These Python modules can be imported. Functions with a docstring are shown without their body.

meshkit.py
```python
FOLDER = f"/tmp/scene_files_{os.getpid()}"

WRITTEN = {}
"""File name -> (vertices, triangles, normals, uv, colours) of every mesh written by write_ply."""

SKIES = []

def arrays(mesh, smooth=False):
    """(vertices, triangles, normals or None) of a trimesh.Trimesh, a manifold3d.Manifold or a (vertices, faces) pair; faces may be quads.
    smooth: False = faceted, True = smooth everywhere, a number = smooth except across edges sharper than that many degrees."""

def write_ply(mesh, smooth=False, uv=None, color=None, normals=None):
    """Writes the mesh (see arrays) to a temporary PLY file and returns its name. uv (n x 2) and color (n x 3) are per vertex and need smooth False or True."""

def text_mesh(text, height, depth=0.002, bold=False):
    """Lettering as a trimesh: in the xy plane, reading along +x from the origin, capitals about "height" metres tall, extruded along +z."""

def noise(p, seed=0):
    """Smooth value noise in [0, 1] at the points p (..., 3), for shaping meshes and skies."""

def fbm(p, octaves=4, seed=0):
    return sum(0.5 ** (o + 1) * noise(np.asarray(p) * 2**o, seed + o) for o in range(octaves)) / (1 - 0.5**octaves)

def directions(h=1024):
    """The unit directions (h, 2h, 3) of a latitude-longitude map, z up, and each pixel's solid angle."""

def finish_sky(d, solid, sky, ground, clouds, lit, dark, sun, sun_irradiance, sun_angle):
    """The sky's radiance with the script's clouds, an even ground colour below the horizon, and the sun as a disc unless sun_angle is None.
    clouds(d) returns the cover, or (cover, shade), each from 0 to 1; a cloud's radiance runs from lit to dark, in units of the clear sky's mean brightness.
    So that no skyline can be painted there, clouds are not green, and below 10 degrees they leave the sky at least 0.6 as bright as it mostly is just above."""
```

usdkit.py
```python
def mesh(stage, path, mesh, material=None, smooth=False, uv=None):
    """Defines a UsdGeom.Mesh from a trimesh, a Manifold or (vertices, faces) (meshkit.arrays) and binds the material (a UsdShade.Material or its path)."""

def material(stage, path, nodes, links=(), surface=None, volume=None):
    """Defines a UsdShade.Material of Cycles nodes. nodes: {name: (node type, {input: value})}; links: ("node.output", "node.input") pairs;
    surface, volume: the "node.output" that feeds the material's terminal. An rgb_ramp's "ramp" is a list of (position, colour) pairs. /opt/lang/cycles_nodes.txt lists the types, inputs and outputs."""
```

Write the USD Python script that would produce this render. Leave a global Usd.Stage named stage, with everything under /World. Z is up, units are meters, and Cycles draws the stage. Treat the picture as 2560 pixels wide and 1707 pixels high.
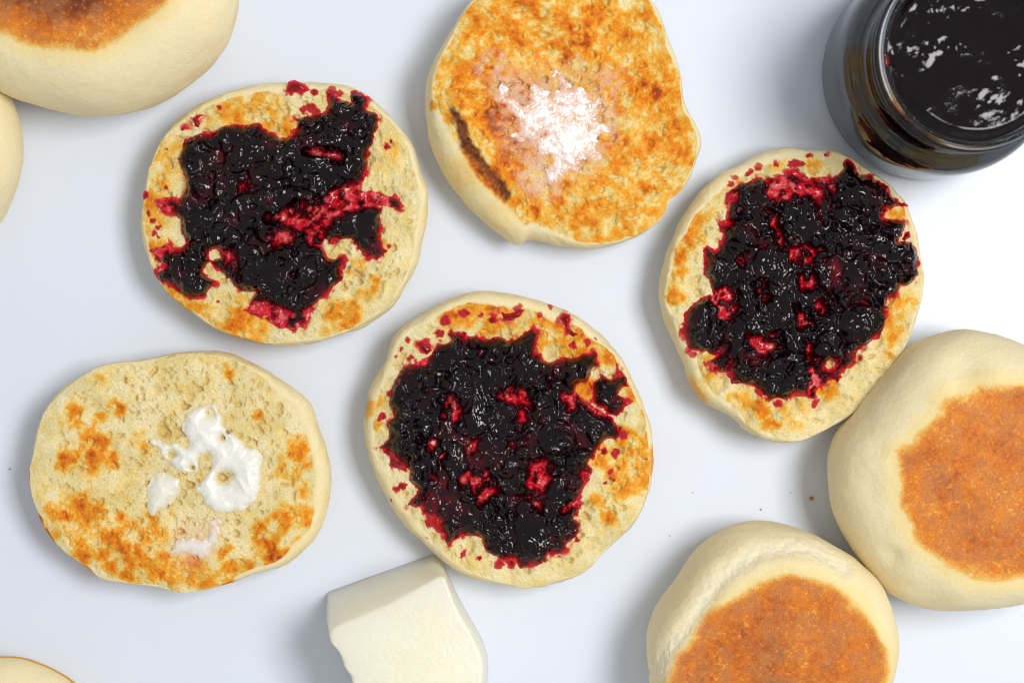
import math
import numpy as np
import trimesh
import usdkit
from meshkit import noise, fbm
from pxr import Gf, Sdf, Usd, UsdGeom, UsdLux, UsdShade, Vt
from scipy.ndimage import gaussian_filter1d, gaussian_filter
from scipy.spatial import cKDTree

stage = Usd.Stage.CreateInMemory()
UsdGeom.SetStageUpAxis(stage, UsdGeom.Tokens.z)
UsdGeom.SetStageMetersPerUnit(stage, 1.0)
UsdGeom.Xform.Define(stage, '/World')
UsdGeom.Scope.Define(stage, '/World/Looks')

# ------------------------------------------------------------------ camera (all lengths below in mm, written out in metres)
PW, PH = 2560.0, 1707.0
EYE_H = 715.0
FPX = EYE_H / 340.0 * PW
NADIR = (-80.0, 160.0)                     # where the plumb line under the lens shows, from the picture's middle
EYE = np.array([0.0, 0.0, EYE_H])
fwd = np.array([-NADIR[0], -NADIR[1], -FPX]); fwd /= np.linalg.norm(fwd)
up = np.array([0, 1.0, 0]); up -= fwd * (up @ fwd); up /= np.linalg.norm(up)
right = np.cross(fwd, up)
FOCAL = 50.0
cam = UsdGeom.Camera.Define(stage, '/World/camera')
cam.CreateFocalLengthAttr(FOCAL)
cam.CreateHorizontalApertureAttr(FOCAL * PW / FPX)
cam.CreateVerticalApertureAttr(FOCAL * PH / FPX)
cam.CreateClippingRangeAttr((0.02, 100.0))
cam.CreateFStopAttr(6.3)
cam.CreateFocusDistanceAttr((EYE_H - 18.0) / 1000)
cam.CreateExposureAttr(0.06)
M4 = Gf.Matrix4d(*[float(a) for r in ((*right, 0), (*up, 0), (*-fwd, 0), (*(EYE / 1000), 1)) for a in r])
cam.AddTransformOp().Set(M4)

# ------------------------------------------------------------------ light: a big window to the upper right, and the pale room around
def rect_light(name, pos, target, w, h, rad, color):
    l = UsdLux.RectLight.Define(stage, '/World/' + name)
    z = np.array(pos, float) - np.array(target, float); z /= np.linalg.norm(z)
    x = np.cross([0, 0, 1.0], z); x /= np.linalg.norm(x); y = np.cross(z, x)
    l.AddTransformOp().Set(Gf.Matrix4d(*[float(a) for r in ((*x, 0), (*y, 0), (*z, 0), (*pos, 1)) for a in r]))
    l.CreateWidthAttr(w); l.CreateHeightAttr(h); l.CreateIntensityAttr(rad); l.CreateColorAttr(Gf.Vec3f(*color))
    return l

rect_light('window_light', (0.60, 0.13, 1.22), (0.02, 0.0, 0.0), 0.58, 0.40, 18.6, (1.0, 0.985, 0.965))
usdkit.material(stage, '/World/Looks/room_light', {
    'b': ('background_shader', {'color': (0.95, 0.975, 1.0), 'strength': 0.47})}, surface=None, volume=None)
dome = UsdLux.DomeLight.Define(stage, '/World/room_light')
mroom = UsdShade.Material.Get(stage, '/World/Looks/room_light')
mroom.CreateSurfaceOutput('cycles').ConnectToSource(UsdShade.Shader.Get(stage, '/World/Looks/room_light/b').CreateOutput('background', Sdf.ValueTypeNames.Token))
UsdShade.MaterialBindingAPI.Apply(dome.GetPrim()).Bind(mroom)

# ------------------------------------------------------------------ helpers
def unproject(px, py, z):
    px, py = np.asarray(px, float), np.asarray(py, float)
    d = fwd + np.multiply.outer((px - PW / 2) / FPX, right) + np.multiply.outer((PH / 2 - py) / FPX, up)
    t = (z - EYE_H) / d[..., 2]
    return (EYE + d * t[..., None])[..., :2]

class View:
    """Sketch coordinates (a zoomed piece of the picture) to the world plane at height z."""
    def __init__(s, ox, oy, k): s.o, s.k = (ox, oy), k
    def __call__(s, pts, z):
        p = np.asarray(pts, float).reshape(-1, 2)
        return unproject(s.o[0] + p[:, 0] / s.k, s.o[1] + p[:, 1] / s.k, z)
    def mm(s, r): return r / s.k * 340.0 / PW * 0.975

V1 = View(330, 180, 2.2397); V2 = View(1040, 0, 2.45); V3 = View(1600, 340, 2.0108); V4 = View(880, 700, 2.0103)
V5 = View(60, 850, 2.4125); V6 = View(1950, 0, 3.267); V7 = View(1600, 800, 1.7292); V8 = View(0, 0, 2.45)
VB = View(780, 1360, 4.52); VS = View(0, 0, 1.0)

def sstep(a, b, x):
    t = np.clip((x - a) / (b - a), 0, 1); return t * t * (3 - 2 * t)

def lerp(a, b, t): return a + (b - a) * t

def n2(x, y, scale, seed, octaves=3):
    """fbm in 0..1, feature size 'scale' mm."""
    return fbm(np.stack([x / scale + 31.7, y / scale + 17.3, np.full_like(x, seed * 7.13 + 0.5)], -1), octaves, seed)

def n3(p, scale, seed, octaves=3): return fbm(np.asarray(p) / scale + 41.3, octaves, seed)

def chaikin(p, n=2):
    for _ in range(n):
        q = np.roll(p, -1, 0); p = np.stack([.75 * p + .25 * q, .25 * p + .75 * q], 1).reshape(-1, 2)
    return p

def sdist(poly, x, y):
    """signed distance to a closed polygon, + inside."""
    sh = x.shape; P = np.stack([x.ravel(), y.ravel()], 1); d2 = np.full(len(P), 1e18); ins = np.zeros(len(P), bool)
    a = poly; b = np.roll(poly, -1, 0)
    for (ax, ay), (bx, by) in zip(a, b):
        ex, ey = bx - ax, by - ay; wx, wy = P[:, 0] - ax, P[:, 1] - ay
        t = np.clip((wx * ex + wy * ey) / (ex * ex + ey * ey + 1e-12), 0, 1)
        d2 = np.minimum(d2, (wx - ex * t) ** 2 + (wy - ey * t) ** 2)
        c = (ay > P[:, 1]) != (by > P[:, 1])
        ins ^= c & (P[:, 0] < ex * (P[:, 1] - ay) / (ey if abs(ey) > 1e-12 else 1e-12) + ax)
    return (np.sqrt(d2) * np.where(ins, 1, -1)).reshape(sh)

def seg_dist(line, x, y):
    d2 = np.full(x.shape, 1e18)
    for (ax, ay), (bx, by) in zip(line[:-1], line[1:]):
        ex, ey = bx - ax, by - ay; wx, wy = x - ax, y - ay
        t = np.clip((wx * ex + wy * ey) / (ex * ex + ey * ey + 1e-12), 0, 1)
        d2 = np.minimum(d2, (wx - ex * t) ** 2 + (wy - ey * t) ** 2)
    return np.sqrt(d2)

def polar(poly, c, th, sigma=2.0):
    p = chaikin(poly, 2) - c
    a = np.arctan2(p[:, 1], p[:, 0]); r = np.hypot(p[:, 0], p[:, 1]); o = np.argsort(a); a, r = a[o], r[o]
    rr = np.interp(th, np.r_[a - 2 * np.pi, a, a + 2 * np.pi], np.r_[r, r, r])
    return gaussian_filter1d(rr, sigma, mode='wrap')

def vnormals(v, f):
    n = np.zeros_like(v); fn = np.cross(v[f[:, 1]] - v[f[:, 0]], v[f[:, 2]] - v[f[:, 0]])
    for k in range(3): np.add.at(n, f[:, k], fn)
    return n / np.maximum(np.linalg.norm(n, axis=1, keepdims=True), 1e-12)

used = {}
def numbered(path):
    k = used.get(path, 0); used[path] = k + 1
    return path if k == 0 else f'{path}_{k:03d}'

def put(path, v, f, mat, normals=True, prim=None, origin=(0, 0, 0), keep=None):
    """One Mesh prim; v in mm; prim = {name: per-vertex floats or colours}; keep = face mask."""
    n = vnormals(v, f) if normals is True else normals
    if keep is not None:
        f = f[keep]
    u, inv = np.unique(f.ravel(), return_inverse=True)
    f = inv.reshape(-1, 3); vv = (v[u] - np.asarray(origin, float)) / 1000
    m = UsdGeom.Mesh.Define(stage, path)
    m.CreatePointsAttr(Vt.Vec3fArray.FromNumpy(vv.astype(np.float32)))
    m.CreateFaceVertexCountsAttr(Vt.IntArray.FromNumpy(np.full(len(f), 3, np.int32)))
    m.CreateFaceVertexIndicesAttr(Vt.IntArray.FromNumpy(f.astype(np.int32).ravel()))
    m.CreateSubdivisionSchemeAttr('none')
    if n is not None and n is not False:
        m.CreateNormalsAttr(Vt.Vec3fArray.FromNumpy(n[u].astype(np.float32))); m.SetNormalsInterpolation('vertex')
    for k, a in (prim or {}).items():
        a = np.asarray(a)[u]
        api = UsdGeom.PrimvarsAPI(m)
        if a.ndim == 2: api.CreatePrimvar(k, Sdf.ValueTypeNames.Color3fArray, 'vertex').Set(Vt.Vec3fArray.FromNumpy(a.astype(np.float32)))
        else: api.CreatePrimvar(k, Sdf.ValueTypeNames.FloatArray, 'vertex').Set(Vt.FloatArray.FromNumpy(a.astype(np.float32)))
    UsdShade.MaterialBindingAPI.Apply(m.GetPrim()).Bind(mat)
    return m.GetPrim()

def tag(p, label=None, cat=None, group=None, kind=None):
    for k, x in (('label', label), ('category', cat), ('group', group), ('kind', kind)):
        if x: p.SetCustomDataByKey(k, x)
    return p

def thing(name, origin, label, cat, group=None):
    path = numbered('/World/' + name)
    x = UsdGeom.Xform.Define(stage, path); x.AddTranslateOp().Set(Gf.Vec3d(*[float(a) / 1000 for a in origin]))
    tag(x.GetPrim(), label, cat, group)
    return path

# ------------------------------------------------------------------ materials
def mat(name, nodes, links, surface='p.BSDF'): return usdkit.material(stage, '/World/Looks/' + name, nodes, links, surface=surface)

def bread(name, rough, sss, grain, gscale, bump):
    return mat(name, {
        'a': ('attribute', {'attribute': 'tone'}), 'w': ('attribute', {'attribute': 'wet'}),
        'tc': ('texture_coordinate', {}),
        'n': ('noise_texture', {'scale': gscale, 'detail': 4.0, 'roughness': 0.65}),
        'n2': ('noise_texture', {'scale': gscale * 0.28, 'detail': 3.0, 'roughness': 0.6}),
        'r': ('map_range', {'from_min': 0.3, 'from_max': 0.7, 'to_min': 1 - grain, 'to_max': 1 + grain * 0.5}),
        'm': ('mix', {'mix_type': 'multiply', 'fac': 1.0}),
        'add': ('math', {'math_type': 'add'}),
        'b': ('bump', {'strength': 0.8, 'distance': bump}),
        'rg': ('map_range', {'from_min': 0.0, 'from_max': 1.0, 'to_min': rough, 'to_max': 0.16, 'clamp': True}),
        'p': ('principled_bsdf', {'subsurface_weight': sss, 'subsurface_scale': 0.0014, 'subsurface_radius': (1.0, 0.62, 0.28), 'specular_ior_level': 0.25})},
        [('tc.object', 'n.vector'), ('tc.object', 'n2.vector'), ('n.fac', 'r.value'), ('a.color', 'm.color1'), ('r.result', 'm.color2'), ('m.color', 'p.base_color'),
         ('n.fac', 'add.value1'), ('n2.fac', 'add.value2'), ('add.value', 'b.height'), ('b.normal', 'p.normal'), ('w.fac', 'rg.value'), ('rg.result', 'p.roughness')])

M_CRUMB = bread('toasted_crumb', 0.62, 0.15, 0.20, 1500.0, 0.00055)
M_CRUST = bread('pale_crust', 0.72, 0.22, 0.09, 2000.0, 0.00022)
M_TOP = bread('browned_crust', 0.5, 0.12, 0.30, 2000.0, 0.00022)
M_JAM = mat('berry_jam', {
    'a': ('attribute', {'attribute': 'tone'}), 'tc': ('texture_coordinate', {}),
    'n': ('noise_texture', {'scale': 700.0, 'detail': 2.0, 'roughness': 0.5}),
    'b': ('bump', {'strength': 0.3, 'distance': 0.0005}),
    'n2': ('noise_texture', {'scale': 120.0, 'detail': 2.0}),
    'r': ('map_range', {'from_min': 0.45, 'from_max': 0.65, 'to_min': 0.05, 'to_max': 0.12, 'clamp': True}),
    's': ('map_range', {'from_min': 0.44, 'from_max': 0.60, 'to_min': 0.01, 'to_max': 0.3, 'clamp': True}),
    'p': ('principled_bsdf', {'ior': 1.43, 'specular_ior_level': 0.4})},
    [('a.color', 'p.base_color'), ('tc.object', 'n.vector'), ('tc.object', 'n2.vector'), ('n.fac', 'b.height'), ('b.normal', 'p.normal'), ('n2.fac', 'r.value'), ('n2.fac', 's.value'), ('s.result', 'b.strength'), ('r.result', 'p.roughness')])
M_SMEAR = mat('soft_butter', {
    'a': ('attribute', {'attribute': 'tone'}), 'tc': ('texture_coordinate', {}),
    'n': ('noise_texture', {'scale': 420.0, 'detail': 2.0}), 'b': ('bump', {'strength': 0.35, 'distance': 0.0004}),
    'p': ('principled_bsdf', {'roughness': 0.27, 'subsurface_weight': 0.2, 'subsurface_scale': 0.002, 'subsurface_radius': (1.0, 0.8, 0.5)})},
    [('a.color', 'p.base_color'), ('tc.object', 'n.vector'), ('n.fac', 'b.height'), ('b.normal', 'p.normal')])
M_POOL = mat('melted_butter', {
    'a': ('attribute', {'attribute': 'tone'}), 'tc': ('texture_coordinate', {}),
    'n': ('noise_texture', {'scale': 300.0, 'detail': 2.0}), 'b': ('bump', {'strength': 0.3, 'distance': 0.0005}),
    'p': ('principled_bsdf', {'roughness': 0.14, 'ior': 1.45})},
    [('a.color', 'p.base_color'), ('tc.object', 'n.vector'), ('n.fac', 'b.height'), ('b.normal', 'p.normal')])
M_BUTTER = mat('butter', {
    'tc': ('texture_coordinate', {}), 'mp': ('mapping', {'scale': (60.0, 60.0, 500.0)}),
    'n': ('noise_texture', {'scale': 1.0, 'detail': 4.0}), 'n2': ('noise_texture', {'scale': 130.0, 'detail': 3.0}),
    'r': ('rgb_ramp', {'ramp': [(0.3, (0.95, 0.85, 0.63)), (0.7, (0.96, 0.875, 0.68))]}),
    'b': ('bump', {'strength': 0.25, 'distance': 0.0005}),
    'p': ('principled_bsdf', {'roughness': 0.36, 'subsurface_weight': 0.6, 'subsurface_scale': 0.006, 'subsurface_radius': (1.0, 0.75, 0.4)})},
    [('tc.object', 'mp.vector'), ('mp.vector', 'n.vector'), ('tc.object', 'n2.vector'), ('n2.fac', 'r.fac'), ('r.color', 'p.base_color'), ('n.fac', 'b.height'), ('b.normal', 'p.normal')])
M_GLASS = mat('clear_glass', {'p': ('principled_bsdf', {'base_color': (0.97, 0.985, 0.985), 'roughness': 0.0, 'ior': 1.5, 'specular_ior_level': 0.22, 'transmission_weight': 1.0})}, [])
M_TABLE = mat('white_tabletop', {
    'tc': ('texture_coordinate', {}), 'n': ('noise_texture', {'scale': 9.0, 'detail': 4.0}),
    'r': ('rgb_ramp', {'ramp': [(0.3, (0.695, 0.75, 0.865)), (0.7, (0.72, 0.77, 0.885))]}),
    'n3': ('noise_texture', {'scale': 260.0, 'detail': 2.0}), 'b': ('bump', {'strength': 0.12, 'distance': 0.0002}),
    'p': ('principled_bsdf', {'roughness': 0.34, 'specular_ior_level': 0.4})},
    [('tc.object', 'n.vector'), ('tc.object', 'n3.vector'), ('n.fac', 'r.fac'), ('r.color', 'p.base_color'), ('n3.fac', 'b.height'), ('b.normal', 'p.normal')])
M_SPECK = mat('toast_crumb_fleck', {'n': ('noise_texture', {'scale': 900.0}), 'r': ('rgb_ramp', {'ramp': [(0.3, (0.45, 0.17, 0.03)), (0.7, (0.62, 0.30, 0.08))]}), 'p': ('principled_bsdf', {'roughness': 0.7})}, [('n.fac', 'r.fac'), ('r.color', 'p.base_color')])
M_DARK = mat('dark_fleck', {'n': ('noise_texture', {'scale': 900.0}), 'r': ('rgb_ramp', {'ramp': [(0.3, (0.22, 0.22, 0.23)), (0.7, (0.33, 0.32, 0.31))]}), 'p': ('principled_bsdf', {'roughness': 0.7})}, [('n.fac', 'r.fac'), ('r.color', 'p.base_color')])

# ------------------------------------------------------------------ the table
tb = trimesh.creation.box([1100, 900, 24]); tb.apply_translation([0, 0, -12])
tag(put('/World/tabletop', np.array(tb.vertices), np.array(tb.faces), M_TABLE, normals=False), 'smooth glossy white tabletop under the whole breakfast', 'table', kind='structure')

# ------------------------------------------------------------------ colours (base colours of the things themselves)
TOAST = [(0.0, (0.88, 0.75, 0.42)), (0.18, (0.90, 0.69, 0.27)), (0.34, (0.90, 0.48, 0.06)), (0.54, (0.87, 0.305, 0.010)), (0.76, (0.74, 0.18, 0.005)), (1.0, (0.42, 0.068, 0.004)), (1.3, (0.18, 0.026, 0.005))]
BROWN = [(0.0, (0.87, 0.745, 0.465)), (0.15, (0.87, 0.69, 0.33)), (0.34, (0.83, 0.45, 0.085)), (0.55, (0.76, 0.235, 0.016)), (0.8, (0.58, 0.145, 0.012)), (1.05, (0.28, 0.062, 0.008)), (1.3, (0.10, 0.026, 0.010))]
def ramp(stops, t):
    xs = [s[0] for s in stops]; cs = np.array([s[1] for s in stops])
    return np.stack([np.interp(t, xs, cs[:, k]) for k in range(3)], -1)

def pit_field(pits):
    """pits: rows x, y, r, depth, stretch, angle -> a function of points giving the depth (mm) there."""
    P = np.array(pits, float)
    def at(x, y):
        out = np.zeros(x.size); X = np.stack([(x + (n2(x, y, 1.5, 3, 2) - .5) * 1.3).ravel(), (y + (n2(x, y, 1.5, 4, 2) - .5) * 1.3).ravel()], 1); tree = cKDTree(X)
        for (px, py, r, d, s, a) in P:
            i = np.array(tree.query_ball_point((px, py), r * max(s, 1) * 1.25), int)
            if len(i) == 0: continue
            q = X[i] - (px, py); ca, sa = math.cos(a), math.sin(a)
            u, w = (q[:, 0] * ca + q[:, 1] * sa) / (r * s), (-q[:, 0] * sa + q[:, 1] * ca) / r
            e = np.sqrt(u * u + w * w)
            out[i] = np.maximum(out[i], d * (1 - sstep(0.30, 1.0, e)))
        return out.reshape(x.shape)
    return at

class Half:
    """A toasted muffin half, cut face up."""
    def __init__(s, V, outer, h, zo, inset, tilt, seed, toast, base_toast, pits, npits, pitr, crust_toast=(), stripe=None, base_in=11.0, texture=1.0, wet=(), milk=(), holes_k=1.0):
        s.V, s.h, s.seed = V, h, seed
        O = V(outer, zo); s.c = c = (O.max(0) + O.min(0)) / 2
        s.th = th = np.linspace(-np.pi, np.pi, 641)[:-1]
        s.ro = polar(O, c, th, 1.6)
        ins = np.full_like(th, inset[0])
        for (deg, amp, width) in inset[1:]:
            d = (th - math.radians(deg) + np.pi) % (2 * np.pi) - np.pi
            ins += amp * np.exp(-(d / math.radians(width)) ** 2)
        k = np.arange(len(th))
        ins += 2.2 * (noise(np.stack([np.cos(th) * 6, np.sin(th) * 6, np.full_like(th, seed)], -1), seed) - 0.5) + 0.9 * (noise(np.stack([np.cos(th) * 22, np.sin(th) * 22, np.full_like(th, seed)], -1), seed) - 0.5)
        s.rf = s.ro - np.maximum(ins, 0.3)
        s.tilt, s.texture = tilt, texture
        rng = np.random.default_rng(seed)
        ps = []
        for (x, y, r, d) in pits:
            p = V([(x, y)], h)[0] - c; ps.append((p[0], p[1], V.mm(r), d, rng.uniform(1, 1.35), rng.uniform(0, 3.14)))
        R = s.rf.mean()
        for _ in range(int(npits * 1.5)):
            a, rr = rng.uniform(0, 2 * np.pi), R * math.sqrt(rng.uniform(0, 1.02))
            r = pitr[0] * (pitr[1] / pitr[0]) ** (rng.uniform() ** 3.6)
            ps.append((rr * math.cos(a), rr * math.sin(a), r, r * rng.uniform(0.7, 1.5), rng.uniform(1, 1.9), rng.uniform(0, 3.14)))
        for _ in range(90):
            a, rr = rng.uniform(0, 2 * np.pi), R * math.sqrt(rng.uniform(0.02, 0.97)); r = rng.uniform(0.55, 1.25) * holes_k
            ps.append((rr * math.cos(a), rr * math.sin(a), r, r * rng.uniform(1.0, 1.7), rng.uniform(1, 2.4), rng.uniform(0, 3.14)))
        s.pits = pit_field(ps)
        s.toast = [(*(V([(t[0], t[1])], h)[0] - c), V.mm(t[2]), t[3]) for t in toast]
        s.wetspots = [(*(V([(t[0], t[1])], h)[0] - c), V.mm(t[2]), t[3]) for t in wet]
        s.base_toast = base_toast
        s.milk = [(*(V([(t[0], t[1])], h)[0] - c), V.mm(t[2]), t[3]) for t in milk]
        s.crust_toast = [(*(V([(t[0], t[1])], zo)[0] - c), V.mm(t[2]), t[3]) for t in crust_toast]
        s.stripe = None if stripe is None else V(stripe, h - 3) - c
        s.zo, s.base_in = zo, base_in
        s.stains = []           # functions (x, y) -> 0..1, filled by the jam
    def local(s, pts, z=None): return s.V(pts, s.h if z is None else z) - s.c
    def detail(s, x, y):
        """fine relief of the crumb, mm"""
        t, sd = s.texture, s.seed
        a = (n2(x, y, 9.0, sd + 1, 3) - 0.5) * 2.4 * t
        b = (n2(x, y, 2.6, sd + 2, 3) - 0.5) * 1.0 * t
        w = n2(x, y, 1.4, sd + 3, 2)
        rid = (1 - np.abs(2 * w - 1)) ** 2
        return a + b + (rid - 0.5) * 0.22 * t
    def top(s, x, y, parts=False, nopit=False):
        rho = np.hypot(x, y) / np.interp(np.arctan2(y, x), s.th, s.rf, period=2 * np.pi)
        pit = s.pits(x, y); det = s.detail(x, y)
        edge = sstep(0.86, 1.02, rho)
        if nopit: pit = pit * 0
        z = s.h + s.tilt[0] * x + s.tilt[1] * y + det + 0.5 * sstep(0.6, 0.92, rho) - pit * (1 - 0.6 * edge) - 0.8 * edge ** 2
        return (z, pit, det, rho) if parts else z
    def face_colour(s, x, y, pit, det, rho):
        sd = s.seed
        wx = x + (n2(x, y, 5, sd + 11, 4) - .5) * 6; wy = y + (n2(x, y, 5, sd + 12, 4) - .5) * 6
        tv = np.full(x.shape, s.base_toast)
        for (px, py, r, st) in s.toast:
            d = np.hypot(wx - px, wy - py) / r
            tv = np.maximum(tv, s.base_toast + (st * 0.94 - s.base_toast) * (1 - sstep(0.35, 1.75, d)))
        g = n2(x, y, 3.2, sd + 13, 4) - .5; g2 = n2(x, y, 1.1, sd + 14, 3) - .5
        g3 = n2(x, y, 0.75, sd + 16, 2) - .5
        tv = tv * (0.92 + 1.7 * g + 0.7 * g2 + 0.45 * g3) + 0.5 * g + 0.14 * g2 + 0.15 * det * sstep(0.12, 0.45, tv) - 0.30 * np.clip(pit, 0, 1.2)
        t = np.clip(tv * (1.0 if s.base_toast > 0.2 else 0.84), 0, 1.3)
        col = ramp(TOAST, t)
        pale = n2(x, y, 6, sd + 15, 3)[..., None]
        col = col * lerp(np.array([0.93, 0.92, 0.84]), np.array([1.04, 1.05, 1.12]), sstep(0.35, 0.65, pale))
        deep = np.clip(pit / 1.2, 0, 1)[..., None]
        col = col * lerp(1.0, np.array([0.93, 0.82, 0.58]), deep)
        wet = np.zeros(x.shape)
        for (px, py, r, st) in s.wetspots:
            wet = np.maximum(wet, st * (1 - sstep(0.4, 1.25, np.hypot(wx - px, wy - py) / r)))
        wet = wet * sstep(0.25, 0.6, n2(x, y, 4, sd + 17, 2) + 0.25 * wet)
        col = lerp(col, col * np.array([0.98, 0.90, 0.72]), (0.6 * wet)[..., None])
        for (px, py, r, st) in s.milk:
            d = np.hypot(wx - px, (wy - py)) / r; kk = st * (1 - sstep(0.45, 1.15, d)) * sstep(0.25, 0.6, n2(x, y, 2.0, sd + 18, 3))
            col = lerp(col, np.array([0.82, 0.52, 0.34]), np.clip(kk, 0, 1)[..., None])
        if s.stripe is not None:
            dd = sdist(s.stripe, x + (n2(x, y, 1.6, 5) - .5) * 2.0, y + (n2(x, y, 1.6, 6) - .5) * 2.0)
            kk = sstep(-0.9, 0.8, dd) * (0.7 + 0.6 * n2(x, y, 0.9, 9, 2)); col = lerp(col, ramp(BROWN, 1.05 + 0.3 * n2(x, y, 2.5, 8)), np.clip(kk, 0, 1)[..., None])
        if s.stains:
            amt = np.zeros(x.shape)
            for fn in s.stains: amt = np.maximum(amt, fn(x, y))
            red = ramp([(0, (0.80, 0.16, 0.08)), (0.45, (0.60, 0.010, 0.020)), (1, (0.22, 0.002, 0.008))], amt)
            k = sstep(0.0, 0.35, amt)[..., None]
            col = lerp(col, np.minimum(col, 1) * 0.012 + red * 0.98, k); wet = np.maximum(wet * (1 - amt), 0.45 * sstep(0.15, 0.6, amt))
        return col, wet
    def build(s, path):
        th, K, S = s.th, 150, 60; nt = len(th); ct, st = np.cos(th), np.sin(th); sd = s.seed
        rk = np.linspace(0.004, 1, K) ** 0.92
        fx, fy = np.multiply.outer(rk, s.rf * ct), np.multiply.outer(rk, s.rf * st)
        fz, pit, det, rho = s.top(fx, fy, True)
        fcol, fwet = s.face_colour(fx, fy, pit, det, rho)
        ze = fz[-1]
        sx, sy, sz = [], [], []
        zsm = gaussian_filter1d(ze, 9, mode='wrap'); rsm = gaussian_filter1d(s.rf, 7, mode='wrap')
        rb = s.ro - s.base_in
        for q in np.linspace(0, 1, S + 1)[1:]:
            if q <= 0.5:
                a = q / 0.5 * np.pi / 2; e_ = math.exp(-q * 22); rq = rsm + (s.rf - rsm) * e_; zq = zsm + (ze - zsm) * e_; r = rq + (s.ro - rq) * math.sin(a) ** 0.85; z = s.zo + (zq - s.zo) * math.cos(a)
            else:
                a = (q - 0.5) / 0.5 * np.pi / 2; r = s.ro + (rb - s.ro) * (1 - math.cos(a)); z = np.full_like(th, s.zo * (1 - math.sin(a)))
            p = np.stack([s.ro * ct, s.ro * st, z], -1)
            r = r + ((n3(p, 7.0, sd + 20, 3) - .5) * 1.5 + (n3(p, 1.6, sd + 21, 2) - .5) * 0.35) * min(1, q * 6) * (1 - max(0, q - .8) * 5)
            sx.append(r * ct); sy.append(r * st); sz.append(z)
        X = np.vstack([fx, sx]); Y = np.vstack([fy, sy]); Z = np.vstack([fz, sz])
        X, Y, Z = [np.r_[a.ravel(), e] for a, e in ((X, (0, 0)), (Y, (0, 0)), (Z, (float(s.top(np.zeros(1), np.zeros(1))[0]), 0.0)))]
        nr = K + S; i = np.arange(nr - 1)[:, None] * nt; j = np.arange(nt)[None]; jn = (j + 1) % nt
        a, b, c_, d = i + j, i + jn, i + nt + j, i + nt + jn
        f = np.concatenate([np.stack([a, c_, d], -1).reshape(-1, 3), np.stack([a, d, b], -1).reshape(-1, 3)])
        ring = np.concatenate([np.repeat(np.arange(nr - 1), nt)] * 2)
        jj = np.arange(nt); top = np.stack([np.full(nt, nr * nt), jj, (jj + 1) % nt], 1); lo = (nr - 1) * nt
        bot = np.stack([np.full(nt, nr * nt + 1), lo + (jj + 1) % nt, lo + jj], 1)
        f = np.concatenate([f, top, bot]); ring = np.r_[ring, np.full(nt, -1), np.full(nt, 9999)]
        v = np.stack([X, Y, Z], -1); n = vnormals(v, f)
        # crust colours
        cx, cy, cz = X[K * nt:nr * nt], Y[K * nt:nr * nt], Z[K * nt:nr * nt]
        p = np.stack([cx, cy, cz], -1)
        cv = np.full(len(cx), 0.05)
        wx = cx + (n3(p, 3.0, sd + 31) - .5) * 4; wy = cy + (n3(p, 3.0, sd + 32) - .5) * 4
        for (px, py, r, stg) in s.crust_toast: cv = np.maximum(cv, stg * (1 - sstep(0.4, 1.3, np.hypot(wx - px, wy - py) / r)))
        cv = np.maximum(cv, 0.75 * (1 - sstep(1.0, 4.0, cz)))
        cv = cv * (0.8 + 0.9 * (n3(p, 1.2, sd + 33) - .2)) + 0.25 * (n3(p, 8, sd + 34) - .5)
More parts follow.
